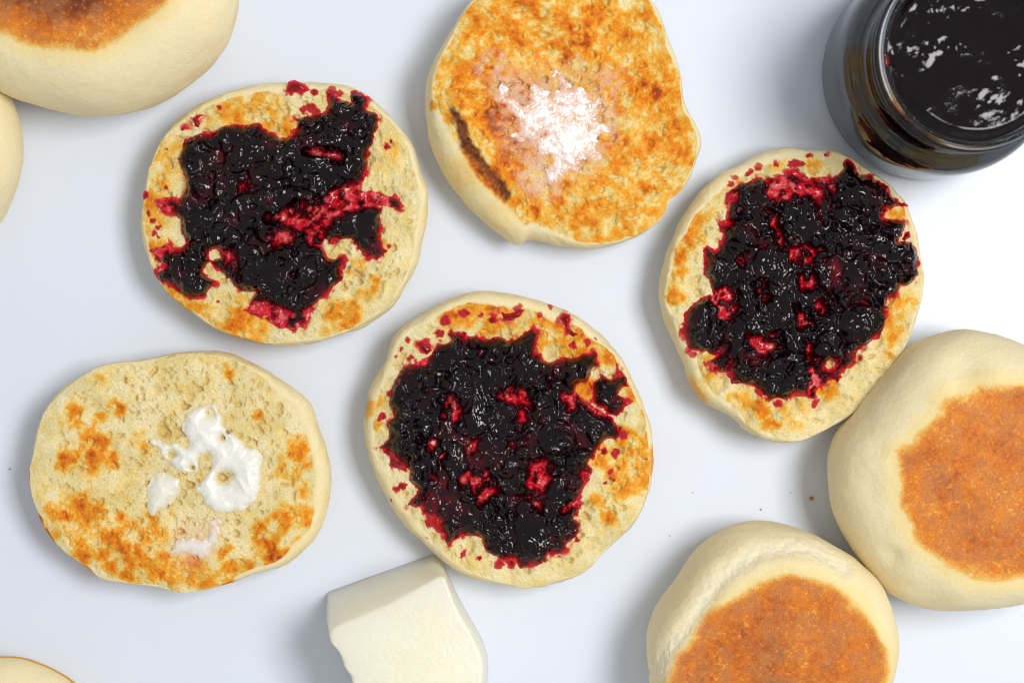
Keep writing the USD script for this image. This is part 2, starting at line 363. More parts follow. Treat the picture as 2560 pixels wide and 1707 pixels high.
        if s.stripe is not None:
            d = sdist(s.stripe, cx + (n3(p, 1.6, 5) - .5) * 2.0, cy + (n3(p, 1.6, 6) - .5) * 2.0)
            cv = np.maximum(cv, sstep(-1.4, 1.2, d) * (0.92 + 0.9 * (n3(p, 0.9, 9, 2) - .5)) * 1.12)
        ccol = ramp(BROWN, np.clip(cv, 0, 1.3))
        ccol = lerp(ccol, fcol.reshape(-1, 3)[np.tile((K - 1) * nt + jj, S)], (np.repeat(np.clip(1 - np.arange(1, S + 1) / 2.5, 0, 1), nt) * n3(p, 1.2, sd + 35, 2))[:, None])
        cwet = np.zeros(len(cx))
        if s.stains:
            amt = np.zeros(len(cx))
            for fn in s.stains: amt = np.maximum(amt, fn(cx, cy))
            amt *= np.clip(sstep(s.zo * .6, s.zo, cz), 0, 1)
            red = ramp([(0, (0.80, 0.16, 0.08)), (0.45, (0.60, 0.010, 0.020)), (1, (0.22, 0.002, 0.008))], amt)
            ccol = lerp(ccol, red, sstep(0.0, 0.35, amt)[:, None] * 0.9)
        col = np.vstack([fcol.reshape(-1, 3), ccol, fcol[0].mean(0), [0.6, 0.3, 0.08]])
        wet = np.r_[fwet.ravel(), cwet, 0, 0]
        pr = {'tone': col, 'wet': wet}
        put(numbered(path + '/cut_face'), v, f, M_CRUMB, n, pr, keep=ring < K - 1)
        put(numbered(path + '/crust'), v, f, M_CRUST, n, pr, keep=ring >= K - 1)

def skin(path, name, X, Y, T, base, mat_, col, step, under=1.2, lo=-0.5):
    """A closed spread over the grid X, Y: thickness T above 'base' (sunk where T < 0), its underside 'under' mm below base."""
    ny, nx = X.shape
    ok = T > lo
    cell = ok[:-1, :-1] & ok[1:, :-1] & ok[:-1, 1:] & ok[1:, 1:]
    idx = np.arange(ny * nx).reshape(ny, nx)
    a, b, c_, d = idx[:-1, :-1][cell], idx[:-1, 1:][cell], idx[1:, :-1][cell], idx[1:, 1:][cell]
    f = np.concatenate([np.stack([a, b, d], 1), np.stack([a, d, c_], 1)])
    if len(f) == 0: return None
    vt = np.stack([X.ravel(), Y.ravel(), (base + T).ravel()], -1)
    vb = np.stack([X.ravel(), Y.ravel(), np.minimum(base - under, base + T - 0.15).ravel()], -1); N = len(vt)
    e = np.concatenate([f[:, [0, 1]], f[:, [1, 2]], f[:, [2, 0]]]); key = set(map(tuple, e[:, ::-1].tolist()))
    bd = np.array([t for t in e.tolist() if tuple(t) not in key])
    side = np.concatenate([np.stack([bd[:, 0], bd[:, 0] + N, bd[:, 1]], 1), np.stack([bd[:, 1], bd[:, 0] + N, bd[:, 1] + N], 1)])
    nt_ = vnormals(vt, f)
    n = np.vstack([nt_, -nt_])
    return put(numbered(path + '/' + name), np.vstack([vt, vb]), np.concatenate([f, f[:, ::-1] + N, side]), mat_, n, {'tone': np.vstack([col.reshape(-1, 3)] * 2)})

def grid(poly, pad, step):
    x0, y0 = poly.min(0) - pad; x1, y1 = poly.max(0) + pad
    return np.meshgrid(np.arange(x0, x1, step), np.arange(y0, y1, step))

JAMRAMP = [(0.0, (0.70, 0.018, 0.035)), (0.25, (0.50, 0.005, 0.016)), (0.6, (0.23, 0.0018, 0.008)), (1.0, (0.085, 0.0008, 0.0045)), (1.6, (0.022, 0.0004, 0.0030)), (2.5, (0.0040, 0.0003, 0.0014))]

def jam(H, path, polys, thin, specks, seed, holes=(), thick=2.0, lumps=70, step=0.3, name='jam_spread'):
    V = H.V; rng = np.random.default_rng(seed); zj = H.h + 1.0
    thin_l = [(V(p, zj) - H.c, s_) for p, s_ in thin]
    holes_l = [(*(V([(q[0], q[1])], zj)[0] - H.c), V.mm(q[2])) for q in holes]
    def warp(x, y, w):
        return (x + ((n2(x, y, 3.0, seed + 1, 3) - .5) * 2.6 + (n2(x, y, 0.9, seed + 2, 2) - .5) * 0.9) * w, y + ((n2(x, y, 3.0, seed + 3, 3) - .5) * 2.6 + (n2(x, y, 0.9, seed + 4, 2) - .5) * 0.9) * w)
    for poly in polys:
        P = V(poly, zj) - H.c; big = np.ptp(P[:, 0]) * np.ptp(P[:, 1]) > 150
        X, Y = grid(P, 2.5, step if big else 0.2)
        w = 1.0 if big else 0.35
        wx, wy = warp(X, Y, w)
        sd_ = sdist(P, wx, wy)
        for (hx, hy, hr) in holes_l: sd_ = np.minimum(sd_, np.hypot(wx - hx, wy - hy) - hr)
        tm = np.zeros(X.shape)
        for tp, s_ in thin_l: tm = np.maximum(tm, s_ * sstep(-2.0, 2.2, sdist(tp, X + 1.6 * (wx - X), Y + 1.6 * (wy - Y))))
        tm = tm * (0.25 + 1.5 * sstep(0.3, 0.62, n2(X, Y, 2.0, seed + 31, 3))); tm = np.clip(tm, 0, 1)
        lump = np.zeros(X.shape)
        if big:
            area = np.ptp(P[:, 0]) * np.ptp(P[:, 1])
            for _ in range(int(lumps * area / 3000)):
                lx, ly, r = rng.uniform(P[:, 0].min(), P[:, 0].max()), rng.uniform(P[:, 1].min(), P[:, 1].max()), 1.8 + 4.8 * rng.uniform() ** 1.4
                a = rng.uniform(0, 3.14); u = ((X - lx) * math.cos(a) + (Y - ly) * math.sin(a)) / (r * rng.uniform(1, 1.7)); w2 = (-(X - lx) * math.sin(a) + (Y - ly) * math.cos(a)) / r
                lump = np.maximum(lump, np.sqrt(np.clip(1 - u * u - w2 * w2, 0, 1)) * r * 0.42)
        fold = n2(X, Y, 5.5, seed + 5, 2); fold = (1 - np.abs(2 * fold - 1)) ** 2.5
        wild = sstep(0.46, 0.60, n2(X, Y, 10, seed + 30, 2)); fine = (n2(X, Y, 3.0, seed + 6, 2) - .5) * lerp(0.15, 2.0, wild); bub = lerp(0.03, 1.4, wild) * ( (1 - np.abs(2 * n2(X, Y, 3.4, seed + 7, 2) - 1)) ** 2 - .4)
        drag = (n2(0.94 * X + 0.34 * Y, (0.94 * Y - 0.34 * X) * 0.22, 1.5, seed + 40, 3) - .5) * 1.1 * (1 - wild)
        body = thick * (0.45 + 1.0 * n2(X, Y, 10, seed + 8, 2)) * (1 - np.exp(-np.maximum(sd_, 0) / (lerp(0.9, 4.2, sstep(0.54, 0.72, n2(X, Y, 6, seed + 32, 2))) if big else 0.6)))
        T = body * (1 - 0.93 * tm) + (lump * 0.8 + fold * 1.2 + fine * 1.5 + bub * 0.6 + drag) * sstep(0.1, 2.6, sd_) * (1 - 0.93 * tm) * (1 if big else 0.35)
        if not big: T = np.sqrt(np.clip(sd_, 0, None)) * 0.9 + fine * 0.2 * (sd_ > 0.2)
        T = np.where(sd_ > 0, np.maximum(T, 0.02 - 0.25 * tm), sd_ * 1.0)
        base = H.top(X, Y)
        smooth = gaussian_filter(base, 1.0 / step)
        b2 = np.where(sd_ > 0, lerp(base, np.maximum(base, smooth), sstep(0.3, 1.5, T)), base)
        tone_t = np.clip(T, 0, 3) * (0.15 + 1.5 * n2(X, Y, 6, seed + 9, 3))
        col = ramp(JAMRAMP, tone_t)
        pink = sstep(0.50, 0.66, n2(X, Y, 1.5, seed + 10, 3)) * sstep(0.3, 0.7, tm) * (1 - sstep(0.15, 0.6, tone_t))
        col = lerp(col, np.array([0.78, 0.27, 0.25]), pink[..., None] * 0.45)
        # a spread on the rounded lip follows it down
        skin(path, name if big else 'jam_drop', X, Y, T, b2, M_JAM, col, step)
    allp = [V(p, zj) - H.c for p in polys]
    def stain(x, y):
        a = np.zeros(x.shape); wx = x + (n2(x, y, 1.6, seed + 21, 3) - .5) * 2.2; wy = y + (n2(x, y, 1.6, seed + 22, 3) - .5) * 2.2
        nz = n2(x, y, 2.2, seed + 23, 3)
        for P in allp:
            bx = (P.min(0) - 4, P.max(0) + 4); m = (x > bx[0][0]) & (x < bx[1][0]) & (y > bx[0][1]) & (y < bx[1][1])
            if m.any():
                qx, qy = warp(x[m], y[m], 1.0 if np.ptp(P[:, 0]) * np.ptp(P[:, 1]) > 150 else 0.35); q = sdist(P, qx, qy)
                a[m] = np.maximum(a[m], np.maximum(sstep(-0.4, 0.1, q) * sstep(0.42, 0.6, nz[m]), 0.5 * sstep(-2.2, 0.0, q) * sstep(0.54, 0.70, nz[m])))
        for tp, s_ in thin_l: a = np.maximum(a, 0.95 * sstep(-0.5, 0.7, sdist(tp, wx, wy)) * sstep(0.26, 0.5, nz))
        for (sx, sy, r) in spk: a = np.maximum(a, 0.62 * (1 - sstep(0.6, 1.05, np.hypot(wx - sx, (wy - sy)) / r)))
        for (hx, hy, hr) in holes_l: a *= sstep(0.7, 1.25, np.hypot(x - hx, y - hy) / hr)
        return a
    spk = [(*(V([(q[0], q[1])], H.h)[0] - H.c), V.mm(q[2])) for q in specks]
    H.stains.append(stain)

def smear(H, path, polys, seed, thick, step, tone, ragged=1.0, sink=0.0, name='butter_smear', soft=1.2, holes=(), thin_tone=(0.86, 0.74, 0.46), level=1.3, swirl=0.0, clear=0.6, edge=0.7, mat_=None, rough=0.0):
    for poly in polys:
        P = chaikin(H.V(poly, H.h) - H.c, 1); X, Y = grid(P, 2.0, step)
        wx = X + (n2(X, Y, 2.4, seed + 1, 3) - .5) * 2.4 * ragged; wy = Y + (n2(X, Y, 2.4, seed + 2, 3) - .5) * 2.4 * ragged
        sd_ = sdist(P, wx, wy); base = H.top(X, Y); bare = H.top(X, Y, nopit=True); sm = gaussian_filter(bare, level / step)
        for (hx, hy, hr) in holes:
            q = H.V([(hx, hy)], H.h)[0] - H.c; sd_ = np.minimum(sd_, (np.hypot(wx - q[0], wy - q[1]) - H.V.mm(hr)) * 0.8)
        k = 1 - np.exp(-np.maximum(sd_, 0) / soft)
        sw = (1 - np.abs(2 * n2(X + 0.5 * Y, Y * 0.7 - 0.3 * X, 7.0, seed + 5, 2) - 1)) ** 2.5
        lev = sm - sink - edge * (1 - k) * (0.4 + 1.2 * n2(X, Y, 1.6, seed + 6, 3)) + thick * k * (0.35 + 1.2 * n2(X, Y, 5, seed + 3, 2)) + swirl * sw * k + (n2(X, Y, 1.8, seed + 4, 2) - .5) * thick * 0.35 * k + (n2(X, Y, 1.2, seed + 7, 2) - .5) * rough
        lev = np.where((sd_ > 0) & (lev > bare - 0.05), lev, np.minimum(lev, base) + np.clip(np.minimum(sd_, lev - bare), -3, -0.02) * 0.8)
        col = lerp(np.array(tone), np.array(thin_tone), (1 - sstep(0.02, clear, lev - base))[..., None])
        skin(path, name, X, Y, lev - base, base, mat_ or M_SMEAR, col, step, under=1.0, lo=-0.9)

HALVES = 'toasted muffin halves with their cut faces up'
# ================================================================== 1: jam half, upper left
O1 = [(870,65),(960,62),(1060,66),(1160,75),(1240,90),(1320,130),(1400,200),(1470,270),(1540,350),(1580,420),(1600,500),(1625,600),(1660,660),(1665,720),(1650,820),(1630,950),(1600,1080),(1550,1180),(1480,1290),(1380,1380),(1250,1450),(1100,1500),(950,1525),(820,1530),(700,1515),(560,1470),(440,1420),(330,1340),(240,1260),(160,1180),(115,1090),(75,980),(60,880),(65,780),(75,680),(85,590),(120,490),(170,390),(220,310),(300,240),(390,180),(480,140),(570,105),(680,80),(780,68)]
T1 = [(700,200,120,.6),(560,250,90,.55),(620,250,60,.7),(800,190,80,.5),(480,280,60,.5),(740,310,50,.7),(190,480,90,.5),(150,600,60,.6),(100,700,60,.7),(110,830,70,.5),(150,1000,70,.6),(260,1300,130,.7),(350,1380,80,.6),(640,1420,100,.8),(560,1430,60,.7),(1180,1360,90,.75),(1230,1330,70,.7),(1100,1410,60,.65),(1370,1190,45,.8),(1330,1240,45,.5),(1260,1100,50,.5),(1410,960,50,.4),(1440,460,80,.3),(870,320,60,.6),(1300,1250,40,.5),(450,1380,80,.5)]
H1 = Half(V1, O1, 18.0, 11.0, [1.2, (95, 2.0, 40), (-30, 1.2, 50)], (0.01, -0.01), 101, T1, 0.10, [(1300,1270,40,.9),(500,1340,60,.9),(1500,700,50,.6)], 1500, (0.3, 1.4), crust_toast=[(250,1330,120,.45),(640,1500,160,.35)], wet=[(1150,1150,160,.7),(1300,650,120,.6)])
p = thing('muffin_half', (*H1.c, 0), 'jam covered muffin half between the biggest whole muffin and the oval buttered half', 'muffin half', HALVES)
J1 = [[(300,380),(340,345),(430,350),(500,300),(560,290),(620,300),(680,285),(725,300),(760,340),(830,375),(880,350),(910,300),(920,255),(1000,250),(1060,235),(1095,220),(1100,150),(1085,110),(1140,130),(1190,165),(1225,165),(1230,110),(1260,105),(1310,135),(1318,160),(1310,205),(1385,265),(1385,310),(1355,350),(1345,400),(1320,450),(1320,520),(1290,590),(1270,630),(1180,660),(1330,670),(1400,690),(1440,700),(1480,680),(1495,720),(1510,770),(1440,750),(1380,740),(1250,760),(1130,800),(1090,880),(1070,970),(1080,1010),(1100,1050),(1185,1035),(1190,1070),(1160,1110),(1165,1160),(1110,1230),(1060,1280),(1020,1320),(1000,1340),(990,1390),(920,1440),(850,1440),(780,1410),(760,1370),(640,1335),(660,1270),(700,1230),(640,1230),(570,1200),(530,1150),(480,1110),(440,1060),(400,1100),(440,1150),(480,1190),(420,1230),(380,1260),(320,1260),(230,1220),(150,1160),(130,1120),(160,1060),(120,1010),(200,960),(220,1010),(280,1000),(310,960),(270,900),(265,830),(230,790),(160,770),(140,720),(200,705),(260,710),(300,650),(290,590),(270,540),(262,470),(280,420)],
      [(1110,800),(1200,760),(1280,740),(1400,760),(1400,830),(1390,920),(1395,980),(1425,1000),(1415,1030),(1340,1050),(1290,1020),(1260,960),(1220,930),(1150,940),(1100,960),(1075,900)],
      [(862,112),(870,85),(880,55),(910,48),(960,70),(995,100),(960,114)],
      [(335,255),(360,240),(395,240),(365,262),(375,290),(372,312),(350,305),(342,280)], [(270,320),(295,303),(300,312),(278,332)], [(60,690),(72,670),(90,675),(88,705),(68,714)]]
TH1 = [([(760,830),(850,770),(1000,730),(1100,690),(1250,650),(1330,670),(1400,690),(1440,700),(1480,690),(1495,720),(1440,750),(1380,740),(1250,760),(1130,800),(1090,880),(1070,970),(1000,960),(950,900),(900,850)], 1.0),
       ([(640,1270),(760,1290),(850,1330),(1000,1340),(990,1390),(920,1440),(850,1440),(780,1410),(700,1370),(620,1340)], 1.0), ([(130,720),(200,700),(250,720),(230,790),(170,770)], .9), ([(120,1000),(200,960),(220,1030),(190,1120),(140,1120)], .85),
       ([(960,400),(1060,420),(1180,460),(1180,510),(1060,490),(1000,470)], .8), ([(500,960),(560,1010),(600,1150),(570,1190),(520,1080),(470,1000)], .75), ([(780,880),(900,880),(900,960),(780,960)], .8), ([(600,620),(650,610),(660,660),(610,670)], .6), ([(890,310),(960,300),(940,400),(880,370)], .6)]
SP1 = [(95,790,18),(110,830,22),(140,870,18),(125,905,22),(1000,200,35),(960,215,25),(1030,225,25),(1120,105,30),(1160,118,25),(1430,415,22),(1450,385,14),(890,125,10),(1020,118,25),(190,655,18),(490,208,18),(1000,190,20),(190,435,14),(1440,985,16),(150,930,14),(105,1000,14),(480,1285,10)]
jam(H1, p, J1, TH1, SP1, 11, holes=[(455,1020,34)], thick=2.2)
smear(H1, p, [[(1180,1060),(1230,940),(1260,1000),(1270,1060),(1200,1120),(1180,1260),(1130,1270),(1130,1200)], [(1290,600),(1330,600),(1420,640),(1300,650)], [(690,1340),(780,1380),(900,1430),(960,1420),(870,1480),(760,1450),(710,1400)]], 61, 0.25, 0.3, (0.86, 0.82, 0.72), sink=0.1)
H1.build(p)

# ================================================================== 2: glossy buttered half, top middle
O2 = [(340,0),(420,-70),(560,-125),(750,-150),(950,-150),(1150,-130),(1320,-80),(1440,0),(1490,80),(1530,180),(1560,280),(1600,380),(1625,480),(1645,600),(1670,700),(1710,760),(1745,850),(1735,930),(1700,1030),(1650,1130),(1590,1200),(1540,1240),(1525,1330),(1460,1380),(1380,1440),(1280,1490),(1150,1520),(1050,1528),(950,1520),(860,1510),(770,1480),(680,1460),(630,1505),(560,1470),(450,1390),(340,1290),(230,1160),(160,1050),(110,930),(70,800),(50,650),(60,540),(90,420),(140,330),(190,240),(260,130)]
T2 = [(440,430,90,.9),(500,700,110,.95),(600,900,90,1.0),(1000,220,90,.95),(940,330,60,.95),(1240,250,50,.8),(1450,560,90,.8),(1360,440,60,.8),(1440,860,60,.75),(1570,800,50,.8),(1620,950,60,.75),(1430,1150,40,.8),(1340,1190,40,.7),(620,1080,60,.9),(590,1350,50,.8),(1000,1320,80,.6),(860,1200,70,.75),(1110,1130,50,.7),(650,50,120,.7),(800,10,60,.8),(1100,100,70,.8),(1350,60,100,.6),(290,235,50,.7),(400,80,80,.65),(1220,640,50,.8),(120,680,30,.6),(650,1260,90,.8),(320,480,110,.65),(800,300,140,.6),(550,250,120,.6),(1300,130,90,.6),(1250,950,90,.6),(700,700,160,.85),(400,600,100,.7),(1530,380,60,.6),(1180,1260,60,.6),(480,1000,70,.7),(760,120,100,.6),(1480,700,80,.55),(550,1180,60,.7),(1350,1050,70,.5)]
H2 = Half(V2, O2, 19.0, 10.5, [1.4, (-137, 10.5, 30), (-170, 3.0, 25), (-98, 1.5, 25)], (-0.14, -0.01), 202, T2, 0.40, [(950,1230,50,1.1),(870,1380,50,.9),(1000,1240,40,.8),(700,130,70,.8),(380,420,60,.8),(330,350,50,.6),(1180,780,45,.8),(1150,980,40,.8),(1250,1100,40,.8),(1420,1200,40,.7)], 650, (0.3, 1.5),
    crust_toast=[(250,1100,200,.14),(120,680,40,.4),(540,1300,160,.12)], stripe=[(200,665),(235,672),(300,750),(350,880),(430,1000),(500,1080),(590,1190),(550,1245),(490,1210),(420,1130),(330,1020),(280,920),(255,830),(222,740)], texture=1.05, wet=[(900,750,480,.9),(1250,500,140,.8),(700,150,300,.5),(1350,900,250,.5)], milk=[(870,760,400,.75),(1120,780,170,.7),(760,1080,170,.8),(470,400,110,.7),(560,560,160,.7),(985,370,60,.9),(1200,500,120,.5)])
p = thing('muffin_half', (*H2.c, 0), 'golden muffin half with a shiny pool of melted butter and a burnt edge streak', 'muffin half', HALVES)
smear(H2, p, [[(780,430),(870,405),(900,465),(960,490),(1010,520),(1070,550),(1130,580),(1160,650),(1130,720),(1200,760),(1190,820),(1130,870),(1170,930),(1130,1005),(1070,1020),(1040,1000),(1010,1060),(930,1090),(880,1130),(830,1170),(780,1120),(790,1040),(810,980),(720,970),(700,900),(630,880),(580,830),(600,780),(560,720),(530,660),(460,650),(450,590),(510,560),(480,490),(560,510),(610,560),(670,630),(690,590),(670,530),(740,480),(800,530),(850,550),(860,500),(790,480)]], 62, 0.28, 0.25, (0.87, 0.86, 0.84), ragged=1.5, rough=0.85, sink=-0.10, level=2.0, edge=0.6, swirl=0.35, thin_tone=(0.76, 0.45, 0.31), clear=0.95, soft=2.0, mat_=M_POOL)
smear(H2, p, [[(960,310),(1010,300),(1005,400),(985,450),(955,440)], [(430,330),(490,310),(520,350),(450,390)]], 63, 0.2, 0.25, (0.80, 0.62, 0.50), sink=0.15)
H2.build(p)

# ================================================================== 3: jam half at the right
O3 = [(700,60),(760,58),(850,65),(930,70),(980,75),(1040,95),(1100,140),(1170,180),(1230,235),(1290,290),(1340,350),(1370,430),(1395,540),(1410,640),(1418,720),(1410,800),(1395,870),(1365,960),(1330,1050),(1280,1130),(1230,1210),(1150,1310),(1105,1365),(1020,1420),(930,1470),(850,1510),(770,1535),(700,1540),(620,1525),(560,1500),(510,1475),(485,1430),(430,1400),(350,1360),(290,1310),(240,1230),(215,1140),(180,1060),(140,970),(110,890),(92,800),(100,720),(115,640),(140,560),(175,480),(220,400),(270,330),(310,270),(370,220),(440,170),(520,130),(600,90)]
T3 = [(200,600,50,.8),(260,500,70,.7),(180,690,50,.75),(170,800,50,.75),(270,420,60,.6),(330,370,60,.5),(880,160,40,.7),(680,140,40,.5),(480,240,60,.6),(1290,880,60,.6),(1250,920,50,.6),(1270,1000,50,.6),(1350,840,50,.5),(1250,1090,30,.7),(930,1270,50,.6),(590,1370,50,.75),(500,1330,60,.5),(640,1440,40,.75),(290,1240,70,.6),(350,1340,30,.7),(760,1380,80,.4),(330,1170,60,.6),(1300,400,40,.6),(240,1130,40,.6),(430,290,50,.6)]
H3 = Half(V3, O3, 19.0, 11.5, [1.0, (115, 3.0, 35), (-140, 2.6, 40), (20, .6, 30)], (-0.02, -0.03), 303, T3, 0.09, [(520,1410,50,2.0),(400,1230,55,1.8),(380,1270,40,1.6),(650,190,60,.8),(1200,1100,60,.8),(1000,1330,50,1.0),(880,1350,45,.9),(760,1360,50,.8),(270,740,50,1.2)], 1500, (0.3, 1.6), crust_toast=[(250,1300,120,.3)], texture=1.1)
p = thing('muffin_half', (*H3.c, 0), 'toasted muffin half with dark jam lying just below the open jam jar', 'muffin half', HALVES)
J3 = [[(1020,130),(1050,120),(1100,150),(1110,190),(1170,180),(1210,220),(1260,290),(1300,320),(1345,355),(1290,365),(1245,370),(1240,410),(1300,420),(1340,420),(1330,480),(1310,530),(1390,545),(1400,600),(1408,690),(1370,740),(1310,750),(1290,800),(1250,825),(1245,880),(1230,940),(1215,1000),(1180,1010),(1150,1060),(1090,1080),(1095,1140),(1040,1180),(990,1240),(940,1230),(900,1250),(890,1340),(840,1310),(770,1290),(720,1320),(660,1320),(610,1270),(540,1240),(460,1240),(440,1190),(360,1190),(350,1130),(380,1090),(250,1085),(235,1030),(205,980),(215,890),(260,850),(310,800),(380,790),(350,740),(320,700),(330,640),(310,560),(330,545),(385,575),(410,500),(400,440),(440,440),(450,360),(430,290),(470,260),(520,240),(560,215),(640,215),(720,210),(740,170),(790,165),(830,210),(900,215),(980,215),(1010,180)],
      [(1350,480),(1370,478),(1368,505),(1340,530),(1325,520)], [(845,92),(858,90),(856,104),(846,102)], [(930,88),(946,86),(944,102),(934,102)]]
TH3 = [([(370,780),(480,790),(480,880),(440,930),(400,920),(360,850)], .95), ([(575,740),(620,730),(630,830),(590,860)], .9), ([(640,380),(700,400),(730,540),(700,560),(660,470)], .85), ([(740,560),(800,550),(900,570),(920,630),(860,650),(760,640)], .95), ([(800,690),(880,700),(890,760),(820,770)], .9),
       ([(640,215),(760,200),(960,215),(980,280),(800,330),(650,330)], .7), ([(830,1020),(880,1040),(900,1150),(890,1330),(830,1300),(840,1150)], .95), ([(520,990),(700,1010),(720,1080),(640,1100),(540,1060)], .85), ([(880,820),(930,840),(920,900),(860,900)], .75), ([(360,1130),(460,1130),(460,1200),(370,1190)], .7), ([(480,600),(520,590),(520,640),(480,640)], .8), ([(430,290),(520,250),(520,380),(440,430)], .6), ([(780,860),(850,880),(860,1000),(800,960)], .7), ([(760,160),(800,160),(820,210),(740,210)], .8)]
SP3 = [(790,135,26),(815,140,18),(760,140,18),(600,150,26),(560,175,18),(690,140,20),(850,98,12),(940,95,12),(460,240,22),(1300,560,30),(1180,1000,30),(260,1100,22),(1390,640,25),(600,1280,30),(690,1340,26),(880,1345,22),(480,205,16),(545,190,18)]
jam(H3, p, J3, TH3, SP3, 33, holes=[(955,1150,24)], thick=1.9, lumps=85)
H3.build(p)

# ================================================================== 4: jam half in the middle
O4 = [(640,50),(720,55),(820,70),(920,95),(1020,130),(1110,165),(1190,220),(1270,290),(1340,370),(1390,450),(1430,540),(1460,620),(1490,700),(1512,800),(1515,900),(1500,1000),(1480,1080),(1450,1160),(1400,1240),(1320,1310),(1250,1380),(1180,1450),(1110,1490),(1010,1520),(920,1540),(820,1535),(700,1515),(600,1485),(500,1440),(430,1380),(350,1310),(270,1240),(210,1150),(160,1060),(120,970),(85,880),(65,790),(60,700),(75,610),(95,530),(140,460),(175,380),(200,310),(240,250),(300,200),(380,160),(460,110),(550,70)]
T4 = [(500,180,60,.8),(600,150,60,.85),(700,130,60,.8),(800,130,60,.75),(950,180,70,.8),(1050,250,80,.8),(1150,290,80,.8),(700,230,60,.7),(960,290,50,.7),(900,380,50,.8),(1200,320,60,.7),(1270,380,50,.75),(1180,550,60,.8),(1330,400,40,.6),(1380,800,60,.8),(1420,900,80,.75),(1350,980,80,.75),(1450,1000,60,.8),(1480,800,40,.7),(1290,1190,40,.8),(1350,1080,60,.5),(1230,1110,40,.5),(1280,900,60,.7),(120,740,30,.6),(120,600,40,.4),(1400,560,40,.7),(1490,680,30,.7),(820,210,90,.5),(1100,350,60,.7),(1230,840,40,.6)]
H4 = Half(V4, O4, 18.5, 11.5, [1.2, (80, 3.4, 45), (-140, 2.8, 40), (170, 1.5, 30)], (0.0, 0.01), 404, T4, 0.10, [(1455,730,35,1.0),(1000,360,50,.9),(590,1330,40,1.2),(1200,1330,50,1.0),(640,230,50,.6),(170,500,40,.6)], 1500, (0.3, 1.5), crust_toast=[(1500,900,90,.4),(80,640,60,.35)])
p = thing('muffin_half', (*H4.c, 0), 'toasted muffin half covered in dark jam, its rim touching the block of butter', 'muffin half', HALVES)
J4 = [[(500,260),(540,255),(570,290),(640,285),(700,295),(740,280),(770,300),(830,290),(870,255),(910,240),(942,265),(930,310),(915,370),(960,390),(1000,410),(1070,390),(1130,385),(1200,360),(1235,370),(1235,420),(1195,470),(1180,510),(1130,530),(1120,560),(1160,600),(1210,640),(1290,680),(1330,720),(1348,760),(1340,790),(1280,800),(1240,830),(1225,880),(1190,920),(1205,960),(1190,1010),(1160,1060),(1130,1100),(1150,1150),(1120,1200),(1145,1230),(1130,1280),(1100,1310),(1080,1360),(1040,1380),(990,1370),(980,1410),(920,1440),(850,1450),(820,1400),(740,1395),(680,1370),(655,1330),(650,1300),(560,1280),(500,1330),(470,1320),(455,1270),(450,1220),(380,1190),(340,1140),(280,1140),(310,1100),(330,1060),(290,1010),(280,950),(210,900),(170,850),(130,840),(180,800),(190,770),(175,730),(210,680),(190,620),(185,560),(210,510),(240,470),(260,430),(330,420),(390,380),(430,330),(490,300)],
      [(1215,520),(1260,475),(1300,500),(1340,490),(1325,420),(1345,450),(1375,490),(1390,540),(1350,545),(1340,580),(1380,600),(1420,600),(1370,640),(1330,690),(1290,670),(1240,640),(1210,590)],
      [(745,160),(770,170),(810,165),(840,150),(866,150),(840,185),(800,205),(760,195)], [(685,195),(705,182),(725,192),(722,212),(700,216)], [(1048,190),(1070,170),(1095,178),(1092,210),(1085,240),(1110,262),(1140,275),(1110,285),(1085,265),(1070,225)], [(330,320),(350,310),(380,330),(400,350),(375,375),(350,350)], [(635,1390),(650,1388),(655,1400),(640,1412)], [(235,1025),(262,1020),(268,1040),(240,1050)]]
TH4 = [([(450,600),(510,580),(550,640),(545,710),(510,730),(460,690)], .9), ([(730,540),(830,530),(930,570),(910,630),(820,650),(740,590)], .75), ([(340,800),(420,810),(470,880),(460,920),(400,860)], .95), ([(560,790),(640,800),(650,900),(580,900)], .5), ([(520,1000),(580,970),(680,950),(720,1020),(720,1110),(640,1130),(600,1060),(540,1070)], .85), ([(900,930),(960,900),(1015,930),(1000,1010),(960,1060),(950,1150),(890,1130),(880,1030)], 1.0), ([(1050,570),(1110,570),(1130,650),(1080,660)], .9), ([(1040,1110),(1150,1090),(1140,1180),(1060,1180)], .8), ([(840,670),(880,680),(880,730),(840,740)], .9),
       ([(160,850),(280,900),(280,960),(200,950)], .8), ([(320,430),(390,390),(380,450),(330,480)], .8), ([(1150,600),(1230,640),(1280,680),(1220,680)], .8), ([(1150,930),(1200,960),(1180,1030),(1130,1000)], .7)]
SP4 = [(365,330,45),(280,305,18),(250,350,16),(290,390,20),(440,270,28),(220,390,12),(1265,860,22),(1320,870,24),(1362,780,28),(1295,965,18),(1270,1020,16),(1310,1000,12),(560,1370,20),(645,1395,16),(220,1055,18),(255,1030,22),(150,690,26),(380,1300,10),(470,200,35),(560,170,30),(650,180,16),(840,145,28),(940,180,22),(1000,140,18),(1040,200,24),(1110,330,24),(1180,320,24),(400,1210,40),(440,1240,40),(800,1420,35),(740,1420,30),(1300,640,40),(1130,1305,16),(200,1105,10),(550,1390,10),(1230,300,6),(1472,905,9)]
jam(H4, p, J4, TH4, SP4, 44, thick=1.9, lumps=75)
smear(H4, p, [[(135,760),(160,740),(180,790),(160,830),(130,810)], [(350,400),(380,380),(390,410),(350,450)]], 64, 0.25, 0.25, (0.78, 0.66, 0.68), sink=0.1)
H4.build(p)

